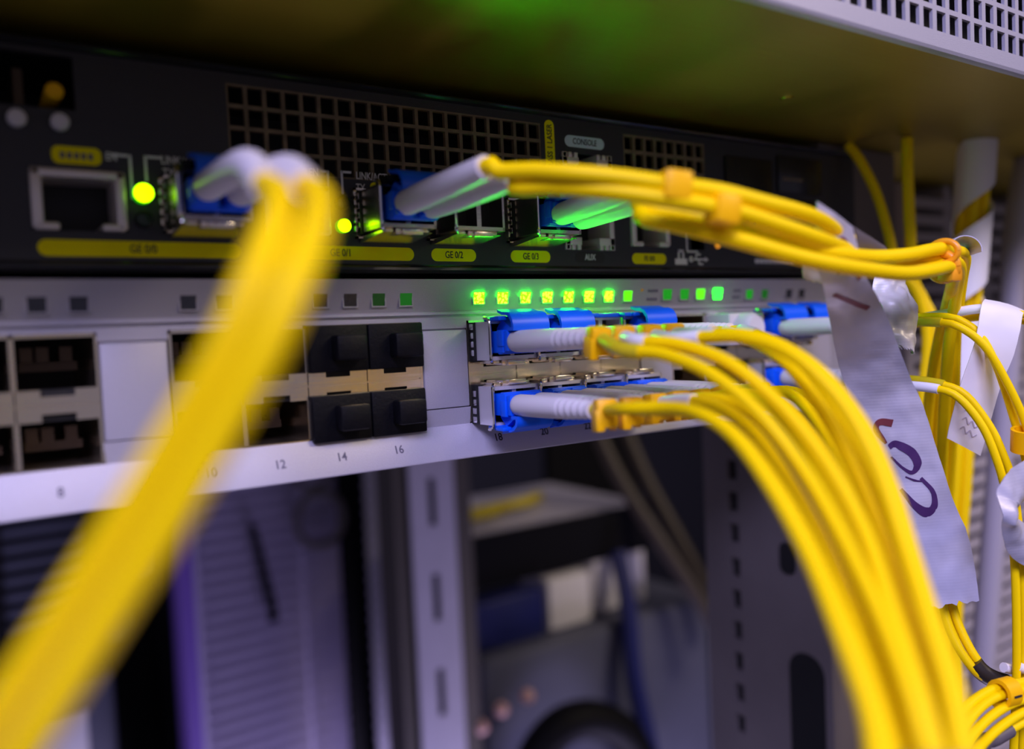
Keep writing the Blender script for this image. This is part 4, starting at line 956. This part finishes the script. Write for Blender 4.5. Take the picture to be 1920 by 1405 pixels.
# ------------------------------------------------------------------ ties where the upper cables turn behind
def ring_tie(name, label, c, ax, R, r, mt, squash=1.0):
    c = Vector(c); ax = Vector(ax).normalized()
    u = ax.cross(Vector((0, 0, 1))).normalized(); v = ax.cross(u)
    pts = [c+u*math.cos(a)*R+v*math.sin(a)*R*squash for a in [2*math.pi*q/28 for q in range(29)]]
    t = thing(name, label, 'cable tie', c)
    MB().tube(pts, r, 10).build('tie_loop', mt, t)
    return t, u, v, c
upc = [Vector(p) for p in PATHS['up_c']]; upb = [Vector(p) for p in PATHS['up_b']]
t, u, v, c = ring_tie('cable_tie', 'amber tie looped over the upper cables where they turn back at right', (upc[9]+upc[8])/2+Vector((0.5, -0.5, -0.6)), upc[9]-upc[8], 3.1, 0.7, 'amber', 0.8)
t2, u, v, c = ring_tie('cable_tie', 'lower amber tie with a blunt knot at the bend of the upper cables', (upb[12]+upb[13])/2+Vector((0, -0.6, -0.6)), upb[13]-upb[12], 3.0, 1.0, 'amber', 1.0)
b = MB(); b.box(c.x-2.2, c.x+2.4, c.y-3.4, c.y+0.5, c.z-3.6, c.z-0.2, 0.8); b.build('knot', 'amber', t2)
st = thing('cloth_tape_scrap', 'small dark grey tape collar behind the amber tie at the cable bend', 'tape', upc[10])
rw = []
ax = Vector((0.5, 0.85, -0.1)).normalized(); uu = ax.cross(Vector((0, 0, 1))).normalized(); vv = ax.cross(uu)
cc = (Vector(PATHS['up_a'][13])+Vector(PATHS['up_a'][14]))/2+Vector((0, 0, 0.5))
for q in range(16):
    a = math.radians(-10+220*q/15)
    rw.append([cc+uu*math.cos(a)*4.0-vv*math.sin(a)*3.4+ax*(w-0.5)*6 for w in (0, .25, .5, .75, 1)])
MB().grid(rw, 0.25).build('tape_band', 'tape', st)

# ------------------------------------------------------------------ loose cables at the right
def lone(key, label, r, name='fiber_cable', mt='yellow', group=None, step=2.0):
    o = MB().tube(spline(PATHS[key], step), r, 16).build(name, mt, None)
    return tag(o, label, 'cable', group)
d = thing('fiber_patch_cable', 'thin yellow duplex cable below the taped strip with a black heat-shrink collar', 'cable', (170, -60, -60))
for key in ('r3a', 'r3b'): add_cable(d, PATHS[key], 1.1)
mid = [(Vector(a)+Vector(b_))/2 for a, b_ in zip(PATHS['r3a'], PATHS['r3b'])]
sp = spline(mid, 1.0)
L = sum((b_-a).length for a, b_ in zip(sp, sp[1:]))
i0 = min(range(len(sp)), key=lambda q: (sp[q]-(mid[4]+Vector((1.0, 0.3, -0.8)))).length)
MB().tube(sp[i0:i0+9], 2.15, 16).build('heat_shrink', 'heat', d)

lone('v1', 'orange-yellow cable rising straight up into the shade beside the black router', 1.9)
lone('v2', 'orange-yellow cable curving out of the shade just right of the router', 1.7)
lone('v3', 'yellow cable in the white-wrapped upright bundle, middle strand', 2.1)
lone('v4', 'yellow cable in the white-wrapped upright bundle, right strand', 2.1)
lone('v5', 'yellow cable in the white-wrapped upright bundle, left strand', 2.1)
# white spiral wrap round the upright bundle
C3 = [Vector(p) for p in PATHS['v3']]
sp = resample(C3[:5], 200)
rw = []
turns = 2.6
for q, p in enumerate(sp[:150]):
    a = 2*math.pi*turns*q/150+1.0
    t = (sp[q+1]-sp[q]).normalized()
    u_ = Vector((1, 0, 0)); u_ = (u_-t*u_.dot(t)).normalized(); w_ = t.cross(u_)
    rw.append([p+t*h+u_*math.cos(a)*7.6+w_*math.sin(a)*6.0 for h in (-13, -6.5, 0, 6.5, 13)])
sw_ = MB().grid(rw, 0.3).build('spiral_wrap', 'paper', None)
tag(sw_, 'white tape wound in a spiral round the upright yellow bundle at upper right', 'tape wrap')

for key, label in (('b1', 'topmost yellow cable sweeping right through the bottom right corner bundle'), ('b2', 'second yellow cable down in the bottom right corner bundle'),
                   ('b3', 'third yellow cable down in the bottom right corner bundle'), ('b4', 'fourth yellow cable down in the bottom right corner bundle'),
                   ('b5', 'lowest yellow cable of the bottom right corner bundle, with a grey collar')):
    o = MB().tube(spline(PATHS[key], 1.6), 1.05, 16).build('fiber_cable', 'yellow', None)
    tag(o, label, 'cable')
    if key == 'b5':
        s5 = spline(PATHS[key], 1.0); add = MB().tube(s5[16:27], 1.7, 14).build('heat_shrink', 'heat_grey', None); add.parent = o
for key, label in (('b6', 'thin yellow cable dropping straight down behind the tape end, left strand'), ('b7', 'thin yellow cable dropping straight down behind the tape end, right strand')):
    lone(key, label, 1.1)
# number clips on the corner bundle and on the right-hand pair
def block_clip(label, p, tdir, digit, L=5.0, S=3.0):
    p = Vector(p); t = Vector(tdir).normalized()
    up = Vector((0, 0, 1)); up = (up-t*up.dot(t)).normalized(); s_ = t.cross(up)
    th = thing('number_clip', label, 'marker clip', p)
    ring = MB()
    n = 20
    outer = [(math.cos(2*math.pi*q/n)*S, math.sin(2*math.pi*q/n)*S*1.15) for q in range(n)]
    inner = [(x*.72, y*.72) for x, y in outer]
    R = Matrix((s_, t, up)).transposed()
    bm = ring.bm
    vs = [[bm.verts.new(R @ Vector((x, y_, z))+p) for x, z in pr] for pr, y_ in ((outer, -L/2), (inner, -L/2), (outer, L/2), (inner, L/2))]
    for q in range(n):
        w = (q+1) % n
        bm.faces.new((vs[0][q], vs[1][q], vs[1][w], vs[0][w])); bm.faces.new((vs[2][q], vs[2][w], vs[3][w], vs[3][q]))
        bm.faces.new((vs[0][q], vs[0][w], vs[2][w], vs[2][q])); bm.faces.new((vs[1][q], vs[3][q], vs[3][w], vs[1][w]))
    ring.build('clip_ring', 'clip', th)
    if digit:
        tx = MB().text(digit, 3.6, 0, 0, -0.05, 0.9, thick=0.3)
        # stand the digit on the side facing the aisle, reading across the clip
        xa = -up; za = t; ya = xa.cross(za)
        if ya.y > 0 and False: pass
        face = Vector((-0.45, -0.85, 0.1)); face = (face-t*face.dot(t)).normalized()
        za2 = t; ya2 = -face; xa2 = ya2.cross(za2)
        R2 = Matrix((xa2, ya2, za2)).transposed()
        for v_ in tx.bm.verts: v_.co = R2 @ v_.co + p + face*(S*1.02)
        tx.build('lettering', 'ink', th, False)
    return th
b2 = [Vector(p) for p in PATHS['b2']]
block_clip('amber number clip printed 1 round the bottom right corner bundle', (Vector(PATHS['b1'][4])+Vector(PATHS['b2'][4]))/2+Vector((-1.5, 0, -0.3))-(b2[4]-b2[3]).normalized()*4.2, b2[4]-b2[3], '1', 4.6, 3.0)
r2p = [Vector(p) for p in PATHS['r1a']]
block_clip('amber number clip at the right edge just above the curled tape flag', r2p[6]+Vector((-1.2, 0, -3.2)), Vector((0.15, 0.1, -1)), None, 5.5, 3.0)

lone('conduit', 'smooth grey upright conduit in front of the slotted duct at right', 4.6, 'conduit', 'conduit')
o = MB().tube(spline([PATHS['r2a'][9], (Vector(PATHS['r3a'][6])+Vector((11, -5, 0.5))), (Vector(PATHS['r3a'][6])+Vector((-1.5, -1, 5)))], 1.5), 1.2, 12).build('white_cable_end', 'sleeve', None)
tag(o, 'short white cable end poking out beside the black heat-shrink collar', 'cable')

# ================================================================== slotted duct at right
sd = thing('slotted_duct', 'grey slotted cable duct with rows of horizontal fingers along the right edge', 'cable duct', (385, 60, -420))
MB().box(318, 450, 60, 64, -420, 90).build('duct_back', 'black', sd)
f = MB()
for x0, x1 in ((328, 356), (362, 392), (398, 432)):
    z = -300.0
    while z < 82: f.box(x0, x1, 34, 36, z, z+4.6, 0.0); z += 7.9
f.build('fingers', 'duct', sd, False)
for x0, x1 in ((322, 328), (356, 362), (392, 398), (432, 440)):
    MB().box(x0, x1, 34, 60, -420, 90).build('duct_rail', 'duct', sd)

# ================================================================== equipment behind, seen below the switch
lp = thing('louvred_panel', 'lavender louvred equipment panel with fine horizontal slats, blurred far below the switch', 'louvred panel', (175, 525, -420))
MB().box(108, 243, 526, 540, -420, -20).build('backing', 'louvre', lp)
f = MB()
z = -415.0
while z < -40:
    f.prism([(526, z), (521.5, z+1.5), (521.5, z+4), (526, z+9)], 'x', 124, 206)
    if z < -105: f.prism([(526, z), (521.5, z+1.5), (521.5, z+4), (526, z+9)], 'x', 212, 242)
    z += 11.6
f.build('slats', 'louvre', lp)
MB().tube([(108, 524, -420), (108, 524, -20)], 9, 16).build('glow_edge', 'purple', lp)  # purple light along the panel's side, put into this edge's colour
def bg_loop(label, c, R, r, mt):
    c = Vector(c); pts = [c+Vector((math.cos(a)*R, 0, math.sin(a)*R*1.1)) for a in [2*math.pi*q/32 for q in range(33)]]
    o = MB().tube(pts, r, 12).build('coiled_cable', mt, None); return tag(o, label, 'cable')
bg_loop('dark coiled cable loop hanging on the lavender panel, lower of two', (221, 510, -122), 21, 3.4, 'heat_grey')
bg_loop('dark coiled cable loop on the lavender panel, upper one just under the switch', (216, 510, -72), 20, 3.0, 'heat_grey')
o = MB().tube(spline([(163, 512, -118), (167, 510, -140), (171, 509, -165), (174, 508, -185), (175, 508, -200)], 3), [3.0+0.05*q for q in range(len(spline([(163, 512, -118), (167, 510, -140), (171, 509, -165), (174, 508, -185), (175, 508, -200)], 3)))], 12).build('hanging_plug', 'black', None)
tag(o, 'dark plug hanging in front of the lavender louvred panel', 'plug')
bp_ = thing('cable_lacing_strip', 'narrow pale strip with a scalloped edge between the lavender panel and the slotted post', 'lacing strip', (270, 505, -420))
MB().box(243, 300, 520, 530, -420, -20).build('backing', 'black', bp_)
poly = [(284, -420), (284, -20), (262, -20)]
z = -20.0
while z > -420: poly += [(259, z-3), (259, z-9), (263, z-12)]; z -= 12
poly += [(263, -420)]
MB().prism(poly, 'y', 500, 503).build('scalloped_face', 'post_light', bp_)

sv = thing('rack_server', 'dark rack server with black vent bars, far off at lower left', 'rack equipment', (10, 640, -420))
MB().box(-120, 100, 632, 700, -420, 20).build('body', 'black', sv)
f = MB()
z = -200.0
while z < 0: f.box(-110, 52, 622, 632, z, z+6); z += 13.5
f.build('vent_bars', 'grey_blue', sv, False)
MB().box(-18, -10, 618, 632, -210, 0).build('divider', 'black', sv)
for nm, label, c, r, mt in (('white_cap', 'white round cap on the dark server, the upper of two blurred spots', (92, 615, -150), 17, 'white_plastic'),
                            ('white_cap', 'dim round cap on the dark server, the lower of two blurred spots', (70, 615, -205), 15, 'grey_blue')):
    MB().tube([Vector(c)+Vector((0, 17, 0)), Vector(c), Vector(c)+Vector((0, -3, 0))], [r, r, r*.7], 20).build('round_cap', mt, sv)
bx = thing('grey_case', 'pale grey case standing against the dark server in the lower left corner', 'case', (20, 600, -420))
MB().box(-30, 62, 585, 620, -420, -235, 6).build('case_shell', 'grey_blue', bx)
MB().box(-20, 40, 583, 586, -330, -262, 2).build('case_label', 'white_plastic', bx)
bd = MB().box(100, 106, 560, 640, -420, 0).build('black_partition', 'black', None); tag(bd, 'black partition left of the lavender louvred panel', 'partition')

dv = thing('rack_device', 'black-fronted device with a pale top, far behind between the two rack posts', 'rack equipment', (410, 500, -180))
MB().box(290, 505, 400, 404, -178, -134).build('front', 'black', dv)
MB().box(290, 505, 404, 560, -178, -136).build('lid', 'post_light', dv)
for k, (c0, c1, c2, label) in enumerate((((300, 450, -130), (340, 440, -126), (380, 470, -131), 'blurred yellow cable lying on the pale device top, left one'), ((350, 470, -131), (395, 455, -126), (440, 490, -131), 'blurred yellow cable lying on the pale device top, right one'))):
    o = MB().tube(spline([c0, c1, c2], 4), 5.0, 10).build('fiber_cable', 'yellow_dark', None); tag(o, label, 'cable')
wb = MB().box(378, 425, 395, 440, -228, -183, 3).build('power_adapter', 'white_plastic', None); tag(wb, 'white power adapter under the black device, left of two', 'adapter')
wb = MB().box(432, 495, 400, 440, -226, -172, 3).build('power_adapter', 'white_plastic', None); tag(wb, 'white power adapter under the black device, right of two', 'adapter')
cs = thing('equipment_case', 'slate blue equipment case filling the gap below the white adapters', 'case', (420, 440, -420))
MB().box(300, 560, 380, 560, -420, -229, 8).build('case_shell', 'grey_blue', cs)
MB().box(300, 372, 392, 410, -228, -186, 4).build('cable_bundle_cover', 'navy', cs)
o = MB().tube(spline([(452, 388, -170), (447, 372, -215), (440, 360, -270), (445, 350, -330), (452, 345, -400)], 4), 8, 14).build('blue_cable', 'navy', None); tag(o, 'thick dark blue cable dropping past the white adapters', 'cable')
o = MB().tube(spline([(290, 350, -420), (305, 345, -330), (335, 340, -284), (375, 335, -282), (412, 330, -318), (436, 328, -420)], 4), 15, 16).build('black_cable', 'black', None); tag(o, 'thick black cable arching up from the bottom edge', 'cable')
for k, (c, label) in enumerate((((282, 358, -268), 'leftmost of three pink plug ends near the arching black cable'), ((301, 358, -260), 'middle of three pink plug ends near the arching black cable'), ((324, 355, -255), 'rightmost of three pink plug ends near the arching black cable'))):
    o = MB().sphere(c, 6.0, 14).build('pink_plug', 'pink', None); tag(o, label, 'plug', 'pink plug ends')
for P, label in (([(455, 430, -40), (470, 400, -110), (500, 360, -190), (530, 330, -260)], 'dark brown cable slanting down behind the front post, left one'), ([(490, 430, -40), (500, 400, -110), (520, 370, -180), (545, 350, -250)], 'dark brown cable slanting down behind the front post, right one')):
    o = MB().tube(spline(P, 5), 7, 12).build('brown_cable', 'brown_cable', None); tag(o, label, 'cable')
bw = MB().box(505, 640, 560, 570, -420, 100).build('black_partition', 'black', None); tag(bw, 'black partition closing the gap behind the slanting brown cables', 'partition')

for r in ROOTS:
    if '_base' in r: del r['_base']
